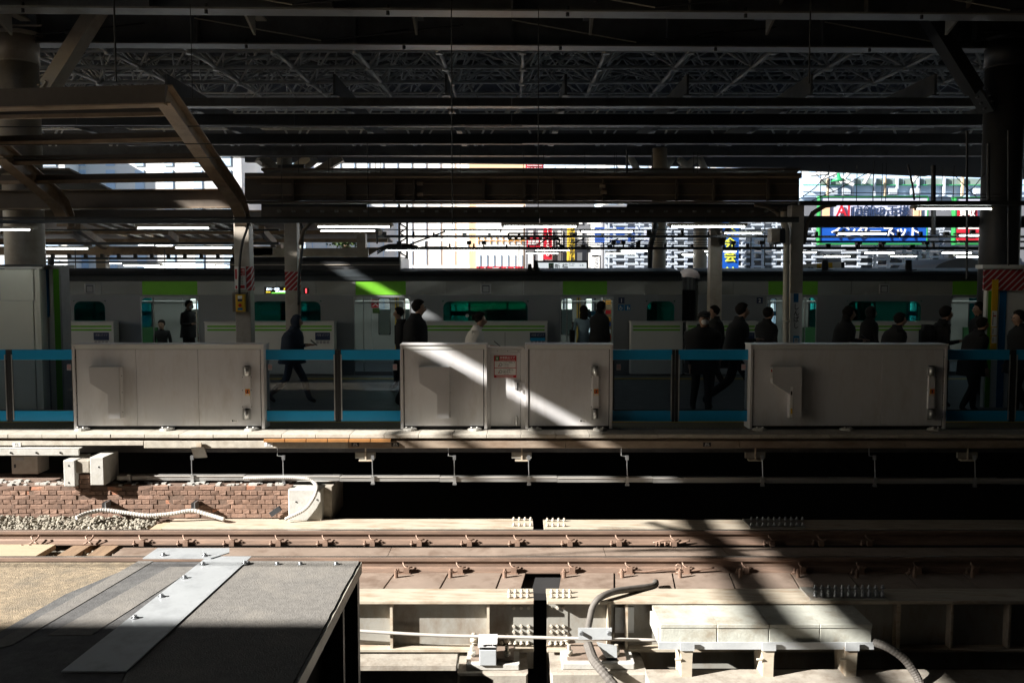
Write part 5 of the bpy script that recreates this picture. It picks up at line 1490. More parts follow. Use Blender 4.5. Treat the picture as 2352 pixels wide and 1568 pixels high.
# long duct with the lamps
duct = thing('lamp_duct', 'long blue grey lamp duct running across the platform above the fluorescent tubes', 'lamp duct', W(1176, 510, 14.9))
cuts = [-80, 200, 488, 826, 1240, 1620, 1836]
for a, b in zip(cuts, cuts[1:]):
    MB().hexa([W(a, 513 - a * .0015, 14.9), W(b - .6, 513 - b * .0015, 14.9), W(b - .6, 513 - b * .0015, 14.9) + Vector((0, .1, 0)), W(a, 513 - a * .0015, 14.9) + Vector((0, .1, 0)), W(a, 504.5 - a * .0015, 14.9), W(b - .6, 504.5 - b * .0015, 14.9), W(b - .6, 504.5 - b * .0015, 14.9) + Vector((0, .1, 0)), W(a, 504.5 - a * .0015, 14.9) + Vector((0, .1, 0))]).build('duct_section', 'duct_blue', duct)
    longbeam('duct_lip', 'dark_steel', a, b - .6, 498, 503, 15.05, .05, duct)
bars = thing('cable_rack', 'dark long cable racks crossing the view right of the canopy column', 'cable rack', W(2090, 510, 15.5))
longbeam('rack_bar', 'dark_steel', 1838, 2500, 461, 471, 14.6, .12, bars)
longbeam('rack_bar', 'dark_steel', 1838, 2500, 496, 522, 18.5, .2, bars)
longbeam('rack_bar', 'dark_steel', 1838, 2500, 541, 546, 19.5, .1, bars)
longbeam('rack_bar', 'dark_steel', 1838, 2500, 553, 557, 20.5, .1, bars)
tr2 = thing('cable_rack', 'dark pair of cable racks with small fittings above the train', 'cable rack', W(1400, 550, 20))
longbeam('rack_bar', 'dark_steel', 866, 1836, 540, 545.5, 19.3, .12, tr2)
longbeam('rack_bar', 'duct_blue', 866, 1836, 526.5, 528.5, 17.5, .05, tr2)
longbeam('rack_bar', 'dark_steel', 880, 2500, 567, 573, 24.5, .12, tr2)
longbeam('rack_bar', 'dark_steel', -80, 640, 556, 562, 20.5, .12, tr2)
longbeam('rack_bar', 'dark_steel', -80, 640, 526, 530, 18.5, .12, tr2)
longbeam('rack_bar', 'duct_blue', 90, 700, 591, 596, 24.5, .12, tr2)
longbeam('rack_bar', 'duct_blue', 90, 620, 600, 604, 24.0, .12, tr2)
rr_ = random.Random(5)
for i in range(46):
    px = 880 + i * 31 + rr_.uniform(-9, 9)
    if 1810 < px < 1850: continue
    q, Y = ((538, 19.2), (565.5, 24.4))[i % 2]
    s = rr_.choice((2, 3, 5))
    pbox('rack_fitting', 'dark_steel', px - s, px + s, q - rr_.choice((4, 6, 11)), q + 3, Y, .08, tr2)
for i in range(12):
    px = 120 + i * 38; q = 588; pbox('rack_fitting', 'dark_steel', px - 4, px + 3, q - 5, q + 4, 24.3, .08, tr2)
# fluorescent lamps
def lamp(pa, pb, q, Y, label, group, hh=7.0):
    zc = Z_(q, Y)
    x0, x1 = X_(pa, Y, zc), X_(pb, Y, zc)
    t = thing('fluorescent_lamp', label, 'lamp', ((x0 + x1) / 2, Y, zc), group)
    k = Y / F
    t1 = MB().tube([(x0 + .03, Y, zc), (x1 - .03, Y, zc)], max(.011, (1.6 if hh > 6.5 else 1.2 if hh > 5 else 0.95) * k), 8).build('tube', 'tube_light', t)
    box('housing', 'lamp_housing', x0 - .02, x1 + .02, Y - .01, Y + .16, zc + 2.2 * k, zc + hh * k, t, ch=.003)
    if hh > 5:
        for x in (x0 + .01, x1 - .01): box('lamp_holder', 'lamp_housing', x - .012, x + .012, Y - .02, Y + .03, zc - .02, zc + 2.3 * k, t)
    return t
def where(px):
    return ('leftmost' if px < 100 else 'second from the left' if px < 400 else 'third from the left' if px < 900 else 'fourth from the left' if px < 1300 else 'fifth from the left' if px < 1900 else 'hung alone at the far right')
for pa, pb, q in ((-100, 73, 528), (313, 483, 524), (727, 898, 521), (1154, 1327, 520.5), (1538, 1714, 520.5), (2102, 2280, 480)):
    lamp(pa, pb, q, 14.75, f'lit fluorescent lamp of the nearest row, {where(pa)}', 'nearest row of fluorescent lamps', 8.5)
mid = [(90, 205, 571), (401, 535, 569), (734, 864, 530.5), (1020, 1150, 532), (1333, 1456, 532), (1661, 1752, 536), (1922, 2038, 537), (2200, 2293, 541)]
wm = ['right of the big round column', 'left of the notice column', 'just under the nearest row, right of the striped wrap column', 'above the capsule hotel banner, middle of the row', 'above the station sign', 'above the tall blue sign with yellow letters', 'in front of the blue lettered billboard', 'at the far right, before the dark posts']
for (pa, pb, q), w in zip(mid, wm):
    lamp(pa, pb, q, 19.0, f'lit fluorescent lamp {w}', 'second row of fluorescent lamps', 6)
far = [(885, 967, 575), (969, 1025, 571), (1028, 1108, 575), (1112, 1200, 571), (1229, 1310, 575), (1208, 1283, 582), (1425, 1503, 576.5), (1392, 1461, 582.5), (1565, 1629, 585), (1617, 1629, 577.5), (1661, 1693, 578), (1841, 1877, 580), (1984, 2056, 581), (2162, 2233, 581), (1892, 1954, 589), (2045, 2107, 589), (2195, 2253, 590),
       (122, 154, 608), (236, 281, 605), (282, 369, 610), (372, 450, 606), (330, 414, 613), (495, 524, 611), (316, 354, 563), (357, 397, 564)]
cnt_ = {}
for pa, pb, q in sorted(far):
    side = 'right' if pa > 1550 else 'left' if pa < 600 else 'middle'
    cnt_[side] = cnt_.get(side, 0) + 1
    where_ = {'left': 'left of the notice column', 'middle': 'between next canopy and lattice facade', 'right': 'before the lattice facade'}[side]
    lamp(pa, pb, q, 31.0 if q < 580 or pa < 600 else 35.0, f'{ORD[cnt_[side] - 1]} from the left of the small distant lamps {where_}', f'distant fluorescent lamps over the train, {side}', 5)

# hanging rods and wires
RODS = []
for i, (px, qa, qb, w, Y) in enumerate(((267, 0, 188, 4.5, 13.5), (442, 100, 226, 1.8, 15), (1039, 0, 515, 2.6, 14.5), (1858, 0, 192, 3.6, 14.5), (846, 330, 505, 1.8, 16.3), (648, 360, 470, 1.6, 16.3), (686, 360, 405, 1.6, 17), (755, 360, 405, 1.4, 17), (763, 360, 405, 1.4, 17), (863, 360, 420, 1.4, 17), (874, 360, 420, 1.4, 17), (1057, 340, 405, 1.4, 17), (1236, 250, 505, 2.0, 15), (1202, 340, 405, 1.4, 17), (1248, 350, 405, 1.4, 17), (1343, 350, 405, 1.4, 17), (1411, 350, 405, 1.4, 17), (1416, 350, 405, 1.4, 17), (1593, 350, 405, 1.4, 17), (1602, 350, 405, 1.4, 17),
                                        (1229, 524, 600, 1.6, 28), (1290, 524, 600, 1.6, 28), (1350, 545, 626, 2.4, 28), (1192, 560, 622, 2.0, 28), (866, 525, 560, 4, 17), (174, 572, 620, 2.4, 20.4), (379, 572, 620, 2.4, 20.4),
                                        (1884, 380, 462, 1.8, 14.7), (1903, 380, 462, 1.8, 14.7), (1936, 380, 462, 1.8, 14.7), (1967, 380, 462, 1.8, 14.7), (2005, 370, 462, 2.6, 14.7), (2025, 375, 462, 1.6, 14.7), (2034, 375, 462, 1.6, 14.7), (2111, 380, 500, 1.6, 14.7), (2163, 380, 462, 1.6, 14.7), (2189, 380, 462, 1.6, 14.7), (1756, 505, 560, 2.2, 20), (1724, 530, 612, 2.6, 20), (1756, 545, 612, 2.6, 20))):
    side = 'left' if px < 700 else 'right' if px > 1700 else 'middle'
    lvl = 'from the roof' if qa < 300 else 'between girder and roof' if qa < 500 else 'above the train'
    Yb = Y
    a, b = W(px, qa, Y), W(px, qb, Y)
    if qa < 330: a.z = max(a.z, 6.5)
    o = rod('hanging_rod', 'black_paint', b, (b.x, b.y, a.z), w * Y / F / 2, None, 6)
    RODS.append((px, o, lvl))
for lvl in ('from the roof', 'between girder and roof', 'above the train'):
    rs_ = sorted([r for r in RODS if r[2] == lvl], key=lambda r: r[0])
    for i, (px, o, _) in enumerate(rs_):
        near = 'left of the curved arm' if px < 400 else 'right of the curved arm' if px < 700 else 'left of the karaoke sign' if px < 1200 else 'near the karaoke sign' if px < 1260 else 'right of the karaoke sign' if px < 1700 else 'before the terrace and billboard'
        tag(o, f'{ORD[i]} thin dark rod {lvl}, counted from the left', 'rod', f'hanging rods {lvl}')
for px, qa, qb, w, Y in ((1440, 345, 398, 5, 16.8), (2144, 380, 540, 11, 15.2), (2221, 300, 640, 5.5, 15.5), (2270, 330, 462, 8, 15.4), (2316, 300, 610, 4, 14.9), (1498, 350, 398, 3, 18)):
    o = rod('dark_post', 'dark_steel', W(px, qb, Y), W(px, qa, Y), w * Y / F / 2, None, 8)
    tag(o, {1440: 'short dark post under the roof edge in the middle', 2144: 'thick dark pipe post crossing the big billboard', 2221: 'slim dark post between billboard and round column', 2270: 'short dark post hanging before the round column at the right', 2316: 'slim grey post before the dark round column', 1498: 'thin post right of the red karaoke sign'}[px], 'post')
def wire(pts, w, label, group=None, m='black_paint', nm='wire'):
    r = w * pts[0][2] / F / 2
    o = MB().tube([W(*p) for p in pts], r, 5).build(nm, m, None, W(*pts[0]))
    tag(o, label, 'wire', group)
for q, a, b in ((291, 292, 289), (330, 333, 329), (362, 364, 361)):
    wire([(-80, a, 13.6), (300, (a + b) / 2 + .6, 13.6), (760, b, 13.6), (1200, b + 1, 13.6)], 2.4, {291: 'top of the three black wires crossing the curved brown arm', 330: 'middle of the three black wires crossing the curved brown arm', 362: 'lowest of the three black wires crossing the curved brown arm'}[q])
for q in (441, 449): wire([(1838, q, 15.5), (2300, q + 6, 15.5)], 1.8, f'{"upper" if q == 441 else "lower"} dark wire in front of the billboard top')
for i, (a, b) in enumerate((((1830, 462), (1905, 396)), ((1845, 470), (2000, 392)), ((1800, 474), (1700, 505)), ((2185, 395), (2245, 455)), ((2205, 455), (2262, 398)), ((1875, 400), (1915, 440)), ((2085, 378), (2100, 460)))):
    wire([(a[0], a[1], 15.6), ((a[0] + b[0]) / 2 + 3, (a[1] + b[1]) / 2 + 4, 15.6), (b[0], b[1], 15.6)], 2.0 if i < 6 else 5, ('long slanting wire rising right from the station name column', 'second long slanting wire rising right toward the terrace', 'slanting wire falling left from the station name column', 'slanting wire falling right beside the second billboard', 'slanting wire rising right beside the second billboard', 'short slanting wire falling right above the billboard corner', 'thick steep strut crossing the netted terrace')[i], 'slanting wires near the billboard')
for i, q in enumerate((536, 551, 557, 562)):
    wire([(1170, q, 27), (1500, q + 1, 27), (1640, q, 27)], 1.5, f'{("topmost", "second", "third", "lowest")[i]} of the four thin wires in front of the red and yellow banners', 'thin wires in front of the banners')
for i, (a, b) in enumerate((((940, 562), (1022, 532)), ((1240, 560), (1256, 548)), ((1315, 560), (1342, 547)), ((1395, 560), (1420, 548)), ((1450, 560), (1476, 552)))):
    wire([(a[0], a[1], 26), (b[0], b[1], 26)], 4 if i == 0 else 3, f'{ORD[i - 1]} from the left of the four short slanting arms above the train' if i else 'long slanting overhead line arm above the train', 'insulator arms above the train' if i else None, nm='arm')
for i in range(4):
    wire([(866, 583 - i * 4, 25), (880, 575 - i * 3, 25), (893, 568 - i * 2, 25), (930, 566 - i * 2, 25), (960, 566, 25)], 3, f'{("lowest", "second lowest", "third lowest", "topmost")[i]} of the four dark curved cables beside the next canopy', 'curved cables by the next canopy', nm='cable')
wire([(-80, -420, 5.4), (400, -425, 5.4), (1500, -430, 5.4)], 8, 'overhead line above the foreground deck', nm='overhead_line') if False else None
o = MB().tube([(-16, 4.05, 5.0), (-4, 4.0, 4.95), (12, 4.05, 5.0)], .014, 6).build('overhead_line', 'black_paint', None, (0, 4.0, 5)); tag(o, 'overhead line above the track throwing a thin shadow on the deck', 'wire')
sig = thing('signal_gantry', 'dark small gantry with loops hanging above the station sign', 'gantry', W(1240, 550, 24))
for a, b in (((1168, 536), (1290, 536)), ((1168, 550), (1280, 550)), ((1168, 536), (1168, 550))):
    MB().tube([W(a[0], a[1], 24), W(b[0], b[1], 24)], .025, 6).build('gantry_bar', 'black_paint', sig)
for i in range(8):
    c = 1172 + i * 14; MB().tube([W(c, 550, 24), W(c + 4, 541, 24), W(c + 9, 541, 24), W(c + 13, 550, 24)], .022, 5).build('gantry_loop', 'black_paint', sig)
MB().tube([W(1275, 545, 24), W(1286, 552, 24), (W(1283, 560, 24)), W(1296, 568, 24)], .04, 6).build('gantry_drop', 'black_paint', sig)
for bi, px in enumerate((1077, 1111, 1410, 1432, 1685, 1750, 1776, 1782, 1975, 2030, 2130)):
    t = thing('camera_box', f'{ORD[bi]} from the left of the small dark boxes on the cable rack', 'box', W(px, 560, 24), 'small dark boxes under the cable rack')
    pbox('case', 'black_paint', px - 5, px + 5, 553, 561, 23.9, .2, t); pbox('neck', 'black_paint', px - 1.5, px + 1.5, 561, 568, 23.95, .05, t)

# the next platform beyond the train
box('next_platform', 'platform_floor', -40, 40, 28.5, 38, -1.2, 0, kind='structure')
box('next_tracks', 'street', -40, 40, 21.3, 28.4, -1.6, -1.3, kind='structure')
ps = thing('far_platform_doors', 'white door cabinets and blue banded doors of the next platform seen through the train windows', 'platform doors', (0, 28.7, 0))
for i in range(-4, 5):
    x = i * 4.9 + .6
    box('cabinet_body', 'white_paint', x - 1.4, x + 1.4, 28.7, 29, 0, 1.25, ps)
    box('blue_band', 'cyan', x + 1.41, x + 3.49, 28.8, 28.84, 1.05, 1.2, ps)
    box('glass_panel', 'screen_glass', x + 1.41, x + 3.49, 28.8, 28.83, .15, 1.04, ps)
nc = thing('next_canopy', 'brown ribbed canopy of the next platform with pale posts, seen left above the train', 'canopy', (-15, 30, 3.5))
x0, x1 = -26, X_(842, 27, 3.3)
MB().prism([(26.3, 4.05), (33, 3.45), (33, 3.5), (26.3, 4.1)], x0, x1, 'x').build('canopy_sheet', 'brown_steel', nc)
n = 0
x = X_(150, 27, 3.5)
while x < X_(560, 27, 3.5):
    MB().prism([(26.3, 3.96), (33, 3.38), (33, 3.44), (26.3, 4.04)], x, x + .16, 'x').build('sheet_rib', 'cream_steel' if n % 2 else 'brown_steel', nc); x += .45; n += 1
for y, z in ((27.2, 3.78), (29.5, 3.58), (31.5, 3.4)): box('purlin', 'brown_steel', x0, x1, y, y + .08, z, z + .12, nc)
box('canopy_beam', 'brown_steel', x0, X_(620, 27, 3), 27.3, 27.4, Z_(586, 27.3), Z_(566, 27.3), nc)
box('canopy_beam', 'cream_steel', X_(560, 27, 3), x1, 27.3, 27.4, Z_(590, 27.3), Z_(570, 27.3), nc)
for px, w in ((232, 11), (830, 10), (640, 6)):
    pbox('post', 'column_paint', px - w, px + w, 536 if px == 830 else 560, 700, 27.6, .3, nc)
    for s in (-1, 1): MB().prism([(X_(px, 27.6, 3) + s * .13, Z_(590, 27.6)), (X_(px, 27.6, 3) + s * .6, Z_(568, 27.6)), (X_(px, 27.6, 3) + s * .13, Z_(568, 27.6))], 27.7, 27.75, 'y').build('post_haunch', 'brown_steel', nc)
for a, b in (((160, 528), (205, 560)), ((178, 522), (240, 565)), ((380, 530), (405, 552)), ((600, 527), (630, 560))):
    MB().bar(W(a[0], a[1], 24.5), W(b[0], b[1], 27.0), .14, .2).build('rafter', 'brown_steel', nc)
# round column and pipes behind the train
fc = thing('round_column', 'cream round column with dark pipe rising behind the train left of the lattice facade', 'column', W(1513, 700, 30))
MB().tube([(X_(1513, 30, 3), 30, 0), (X_(1513, 30, 3), 30, 6.3)], 16.5 * 30 / F, 20).build('shaft', 'column_paint', fc, smooth=True)
MB().tube([W(1493, 640, 29.5), W(1493, 570, 29.5), W(1500, 540, 29.3), W(1506, 520, 29.3), W(1506, 480, 29.3)], .09, 10).build('pipe', 'dark_steel', fc, smooth=True)
f2 = thing('round_column', 'cream round column with bolted brackets under the roof edge, left of centre', 'column', W(657, 640, 34))
MB().tube([(X_(657, 34, 3), 34, 0), (X_(657, 34, 3), 34, 7.2)], 17 * 34 / F, 20).build('shaft', 'cream_steel', f2, smooth=True)
for s in (-1, 1):
    MB().bar(W(657 + s * 18, 396, 33.6), W(657 + s * 62, 362, 33.2), .45, .3).build('brace', 'cream_steel', f2)
    for i in range(5): rod('bolt', 'column_paint', W(657 + s * (24 + 7 * i), 393 - 5 * i, 33.2), W(657 + s * (24 + 7 * i), 398 - 5 * i, 33.1), .07, f2, 6)
MB().bar(W(716, 402, 33.5), W(785, 362, 33.5), .3, .28).build('brace', 'column_paint', f2)
f3 = thing('round_column', 'cream branching column head under the roof edge, right of centre', 'column', W(1600, 640, 35))
MB().tube([(X_(1608, 35, 3), 35, 0), (X_(1608, 35, 3), 35, 6.2)], .26, 14).build('shaft', 'column_paint', f3, smooth=True)
for a, b in (((1466, 394), (1448, 362)), ((1524, 394), (1545, 362)), ((1560, 392), (1600, 365)), ((1590, 392), (1560, 366)), ((1500, 392), (1530, 366)), ((1620, 392), (1606, 362))):
    MB().tube([W(a[0], a[1], 34.6), W(b[0], b[1], 34.2)], .13, 8).build('branch', 'cream_steel', f3, smooth=True)
mast = thing('lattice_mast', 'pale lattice mast standing in the bright gap left of centre above the train', 'mast', W(926, 640, 40))
for px in (917, 935): rod('mast_leg', 'dark_steel', W(px, 640, 40), W(px, 470, 40), .05, mast, 6)
for i in range(14):
    q = 480 + i * 11; s = 1 if i % 2 else -1
    rod('mast_lacing', 'dark_steel', W(926 - 9 * s, q, 40), W(926 + 9 * s, q + 11, 40), .035, mast, 6)
# station sign
ss = thing('station_sign', 'white hanging station name sign with green badge and black frame above the train', 'station sign', W(1292, 625, 29))
pbox('sign_frame', 'black_paint', 1230, 1351, 598.5, 603, 28.95, .35, ss); pbox('sign_frame', 'black_paint', 1347.4, 1351, 603.2, 640, 28.95, .35, ss)
pf = pbox('sign_face', 'sign_backlit', 1236, 1347, 603.2, 640, 29.0, .25, ss)
pbox('green_line', 'green_paint', 1237, 1347, 621.5, 624, 28.985, .01, pf)
pbox('line_badge', 'green_paint', 1260, 1272, 604, 619.5, 28.985, .01, pf); pbox('badge_field', 'white_paint', 1262, 1270, 608, 618, 28.975, .008, pf)
text('badge_print', 'JY', 'ink', 1266, 610.8, 28.965, 3.6, pf, .004); text('badge_print', '29', 'ink', 1266, 615.4, 28.965, 3.6, pf, .004)
text('station_name', '新 橋', 'ink', 1289, 611, 28.985, 10.5, pf, .006, 31)
text('station_print', 'しんばし', 'ink', 1290, 618.8, 28.985, 3, pf, .004)
text('station_print', '신바시 新桥', 'facade_grey', 1313, 606.5, 28.985, 2.6, pf, .004); text('station_print', 'Shimbashi', 'facade_grey', 1313, 610, 28.985, 2, pf, .004)
text('station_print', '山 区', 'ink', 1336, 609, 28.985, 4, pf, .004)
gb = thing('guide_sign', 'white and yellow guide sign above the second train car beside the station name column', 'guide sign', W(1900, 625, 28))
for i, (a, b, m) in enumerate(((1844, 1876, 'facade_white'), (1876.5, 1900, 'yellow_paint'), (1900.5, 1912, 'yellow_paint'), (1912.5, 1932, 'facade_white'), (1932.5, 1940, 'black_paint'))):
    MB().hexa([W(a, 640, 28), W(b, 640, 28), W(b, 640, 28.3), W(a, 640, 28.3), W(a, 607 - (a - 1844) * .06, 28), W(b, 607 - (b - 1844) * .06, 28), W(b, 607 - (b - 1844) * .06, 28) + Vector((0, .3, 0)), W(a, 607 - (a - 1844) * .06, 28) + Vector((0, .3, 0))]).build('sign_field', m, gb)
text('guide_print', '出口', 'ink', 1886, 615, 27.985, 6, gb, .004); text('guide_print', 'Exit', 'ink', 1905, 615, 27.985, 4, gb, .004); text('guide_print', '電車', 'ink', 1862, 616, 27.985, 6, gb, .004)
dome = MB().tube([W(2140, 640, 32), W(2150, 618, 32), W(2180, 600, 32), W(2215, 594, 32), W(2262, 600, 32), W(2290, 640, 32)], .3, 8)
dm = thing('round_roof', 'pale curved translucent roof beyond the second car, beside the stair enclosure', 'roof', W(2215, 640, 32))
MB().prism([(X_(p, 30, 3), Z_(q, 30)) for p, q in ((2142, 640), (2144, 620), (2158, 607), (2180, 598), (2205, 593), (2232, 594), (2255, 600), (2275, 612), (2280, 640))], 30, 33, 'y').build('shell', 'facade_grey', dm)

# ================================================================ CITY BEHIND
def building(label, pa, pb, Y, ztop, m, nx=0, nz=0, q_rows=None, wm='window_dark', depth=14, frac=(.55, .5)):
    x0, x1 = X_(pa, Y, 8), X_(pb, Y, 8)
    t = thing('office_building', label, 'building', ((x0 + x1) / 2, Y, -5.2))
    box('facade', m, x0, x1, Y, Y + depth, -5.2, ztop, t)
    if nx:
        z0, z1 = -3, ztop - 1
        me = bpy.data.meshes.new('window'); w = (x1 - x0) / nx; h = (z1 - z0) / nz
        b = MB().box(0, w * frac[0], 0, .1, 0, h * frac[1]); me.from_pydata([tuple(v) for v in b.v], [], b.f); me.materials.append(MATS[wm])
        for i in range(nx):
            for j in range(nz):
                zz = z0 + h * j
                if zz > 22: continue
                piece(me, 'window', (x0 + w * i + w * (1 - frac[0]) / 2, Y - .06, zz + h * .25), t)
    return t
building('bright white office building filling the gap at the far left', -700, 150, 60, 11.5, 'facade_white', 10, 8, wm='facade_blue')
building('bright white office block behind the curved canopy arm', 155, 555, 62, 11.8, 'facade_white', 6, 8, wm='facade_blue', frac=(.3, .85))
building('pale blue glass tower left of centre', 690, 845, 85, 13.9, 'facade_blue', 6, 12, wm='facade_white', frac=(.8, .15))
w1 = building('white office building with faint window grid in the central gap', 700, 1092, 66, 11.2, 'facade_white', 12, 7, wm='facade_blue', frac=(.06, .9))
w2 = building('tall white tower behind the central gap', 846, 1082, 78, 12.9, 'facade_white', 6, 12, wm='facade_blue', frac=(.2, .2))
b3 = building('peach topped building with red lettering band right of the centre', 1079, 1207, 64, 11.4, 'facade_peach')
pbox('white_front', 'facade_white', 1094, 1202, 470, 640, 63.9, .09, b3)
for px in range(1100, 1200, 16): pbox('window', 'facade_blue', px, px + 3, 585, 625, 63.85, .04, b3)
pbox('red_band', 'sign_red', 1094, 1202, 612, 626, 63.85, .04, b3)
for px in range(1098, 1200, 14):
    for q in (541, 552): pbox('red_frame', 'orange_paint', px, px + 11, q, q + 1.4, 63.85, .04, b3); pbox('red_frame', 'orange_paint', px, px + 1.5, q, q + 9, 63.85, .04, b3)
text('band_lettering', 'カラオケ', 'white_paint', 1150, 619, 63.8, 9, b3, .02, 90)
b4 = building('pale grey narrow building carrying the red and yellow banners', 1208, 1366, 60, 9.0, 'facade_grey', 7, 8, wm='facade_white', frac=(.5, .7))
b5 = building('pale blue building under the roof edge right of the karaoke sign', 1252, 1392, 90, 14.6, 'facade_blue', 6, 12, wm='facade_white', frac=(.8, .2))
b6 = building('cream building with railings right of centre beyond the lattice facade', 1390, 1880, 82, 13.4, 'facade_white', 14, 10, wm='facade_blue', frac=(.5, .4))
kb = thing('karaoke_sign', 'red karaoke sign with white lettering above the long girder', 'sign', W(1228, 400, 60))
pbox('sign_panel', 'sign_red', 1208, 1249, 371, 402, 61.9, .3, kb)
text('sign_lettering', 'BIG ECHO', 'white_paint', 1231, 391, 61.85, 12, kb, .03, 40)
text('sign_lettering', 'Karaoke Entertainment', 'white_paint', 1228, 380, 61.85, 3.4, kb, .03, 34, italic=True)
rb2 = thing('red_banner', 'narrow tall red banner with white letters left of the yellow banner', 'banner', W(1255, 625, 59))
pbox('banner_panel', 'sign_red', 1249, 1268, 510, 596, 59, .3, rb2)
text('banner_lettering', list('BIGECHO'), 'white_paint', 1258, 553, 58.95, 70, rb2, .03, 7, vertical=True)
rs = thing('round_red_sign', 'pinkish red square sign with white outline beside the red banner', 'sign', W(1225, 590, 59))
pbox('sign_panel', 'sign_red', 1210, 1241, 543, 570, 59.2, .3, rs); text('sign_lettering', '居酒屋', 'white_paint', 1225, 557, 59.15, 10, rs, .03, 25)
yb = thing('yellow_banner', 'tall yellow banner with black vertical capsule hotel lettering', 'banner', W(1311, 600, 58))
pbox('banner_panel', 'sign_yellow', 1303, 1320, 500, 602, 58.5, .3, yb)
text('banner_lettering', list('カプセルホテル'), 'ink', 1311.5, 551, 58.45, 96, yb, .03, 12, vertical=True)
bb = thing('blue_billboard', 'wide blue rooftop billboard with white print left of the round column', 'billboard', W(1440, 575, 57))
pbox('board_panel', 'sign_navy_blue', 1367, 1472, 522, 558, 57, .4, bb); pbox('board_panel', 'sign_pale', 1472.5, 1503, 522, 558, 57, .4, bb)
text('board_lettering', 'docomo', 'white_paint', 1411, 549, 56.95, 7, bb, .03, 32); text('board_lettering', 'docomo', 'white_paint', 1467, 549, 56.95, 8, bb, .03, 34); text('board_lettering', '携帯', 'white_paint', 1460, 530, 56.95, 8, bb, .03)
for i in range(16): MB().bar(W(1372 + i * 8, 560 + 6 * (i % 2), 57.2), W(1380 + i * 8, 566 - 6 * (i % 2), 57.2), .06, .06).build('board_truss', 'lattice_white', bb)
wsn = thing('white_banner', 'narrow white banner with thin dark vertical letters beside the station sign', 'banner', W(1368, 620, 58))
pbox('banner_panel', 'facade_white', 1358, 1382, 500, 586, 58.8, .3, wsn); pbox('banner_panel', 'facade_white', 1358, 1377, 590, 636, 58.8, .3, wsn)
text('banner_lettering', list('ニュー新橋'), 'ink', 1367, 611, 58.75, 40, wsn, .03, 6, vertical=True)
# lattice facade
lf = thing('lattice_facade', 'building front of white crossed posts and short slats before dark windows at the right', 'building', W(1900, 640, 56))
YLF = 56.0
pbox('wall', 'facade_grey', 1384, 2460, 470, 760, YLF + 1.6, 10, lf)
pbox('wall', 'facade_blue', 1700, 2460, 401, 469, YLF + 5, 6, lf)
me = MB().box(0, 1.25, 0, .12, 0, .10); slat = bpy.data.meshes.new('slat'); slat.from_pydata([tuple(v) for v in me.v], [], me.f); slat.materials.append(MATS['lattice_white'])
posts = [1392, 1411, 1438, 1462, 1475, 1494, 1536, 1552, 1575, 1600, 1622, 1640, 1706, 1728, 1752, 1776, 1798, 1846, 1868, 1936, 1972, 2008, 2040, 2076, 2098, 2112, 2130, 2160, 2196, 2222]
rz = random.Random(3)
for i, px in enumerate(posts):
    pbox('post', 'lattice_white', px - 3.0, px + 3.0, 505, 760, YLF, .14, lf)
    if i % 3 == 0: pbox('post', 'lattice_white', px + 5, px + 7.5, 505, 760, YLF + .3, .14, lf)
cnt = 0
for i, (a, b) in enumerate(zip(posts, posts[1:] + [2262])):
    for q in range(512 + (i % 2) * 6, 645, 16):
        z = Z_(q, YLF - .1); xa = X_(a - 4, YLF, z); w = X_(b + 4, YLF, z) - xa
        piece(slat, 'slat', (xa, YLF - .13 + (i % 2) * .04, z), lf, scale=(w / 1.25, 1, 1.1)); cnt += 1
for i, (a, b) in enumerate(zip(posts, posts[1:] + [2262])):
    for k, q in enumerate((514, 546, 578, 610)):
        if b - a > 12: pbox('window', 'window_dark', a + 2, b - 1, q, q + 24, YLF + 1.5, .09, lf)
# billboards on the lattice facade
def billboard(label, pa, pb, qa, qb, Y, fm, top, bot, split):
    t = thing('green_framed_billboard', label, 'billboard', W((pa + pb) / 2, qb, Y))
    for a, b, c, d in ((pa, pb, qa, qa + 3), (pa, pb, qb - 4, qb), (pa, pa + 2.5, qa + 3.2, qb - 4.2), (pb - 2.5, pb, qa + 3.2, qb - 4.2)): pbox('frame_bar', 'sign_green', a, b, c, d, Y - .05, .5, t)
    pbox('panel', top, pa + 2.6, pb - 2.6, qa + 3.2, split, Y, .3, t); pbox('panel', bot, pa + 2.6, pb - 2.6, split + .3, qb - 4.2, Y, .3, t)
    return t
b1 = billboard('large green framed billboard, white above and blue below with big lettering', 1882, 2132, 450, 562, 54, 'sign_green', 'sign_pale', 'sign_blue', 514)
text('board_lettering', 'AI', 'sign_red', 1936, 484, 53.9, 26, b1, .04, 32)
text('board_lettering', '店舗の王様', 'navy_paint', 2023, 484, 53.9, 25, b1, .04, 132)
text('board_lettering', 'インターネット', 'white_paint', 2010, 532, 53.9, 30, b1, .04, 200)
pbox('board_figure', 'facade_peach', 1890, 1906, 468, 500, 53.9, .05, b1); pbox('board_figure', 'facade_peach', 2098, 2116, 470, 505, 53.9, .05, b1)
b2_ = billboard('smaller billboard with red and white panels at the far right', 2194, 2330, 452, 562, 54.2, 'sign_green', 'sign_pale', 'facade_white', 520)
pbox('panel', 'sign_red', 2198, 2250, 526, 552, 54.1, .05, b2_); pbox('panel', 'sign_red', 2200, 2245, 474, 500, 54.1, .05, b2_)
text('board_lettering', '買取', 'white_paint', 2222, 488, 54.05, 18, b2_, .03, 36); text('board_lettering', '60%', 'white_paint', 2224, 540, 54.05, 10, b2_, .03)
bs = thing('blue_sign', 'tall blue sign with yellow characters between two square columns', 'sign', W(1678, 640, 55))
pbox('sign_panel', 'sign_blue', 1659, 1697, 500, 640, 55, .3, bs)
for s, q in (('大', 520), ('会', 558), ('会', 588), ('館', 626)): text('sign_lettering', s, 'sign_lemon', 1677, q, 54.95, 27, bs, .03, 28)
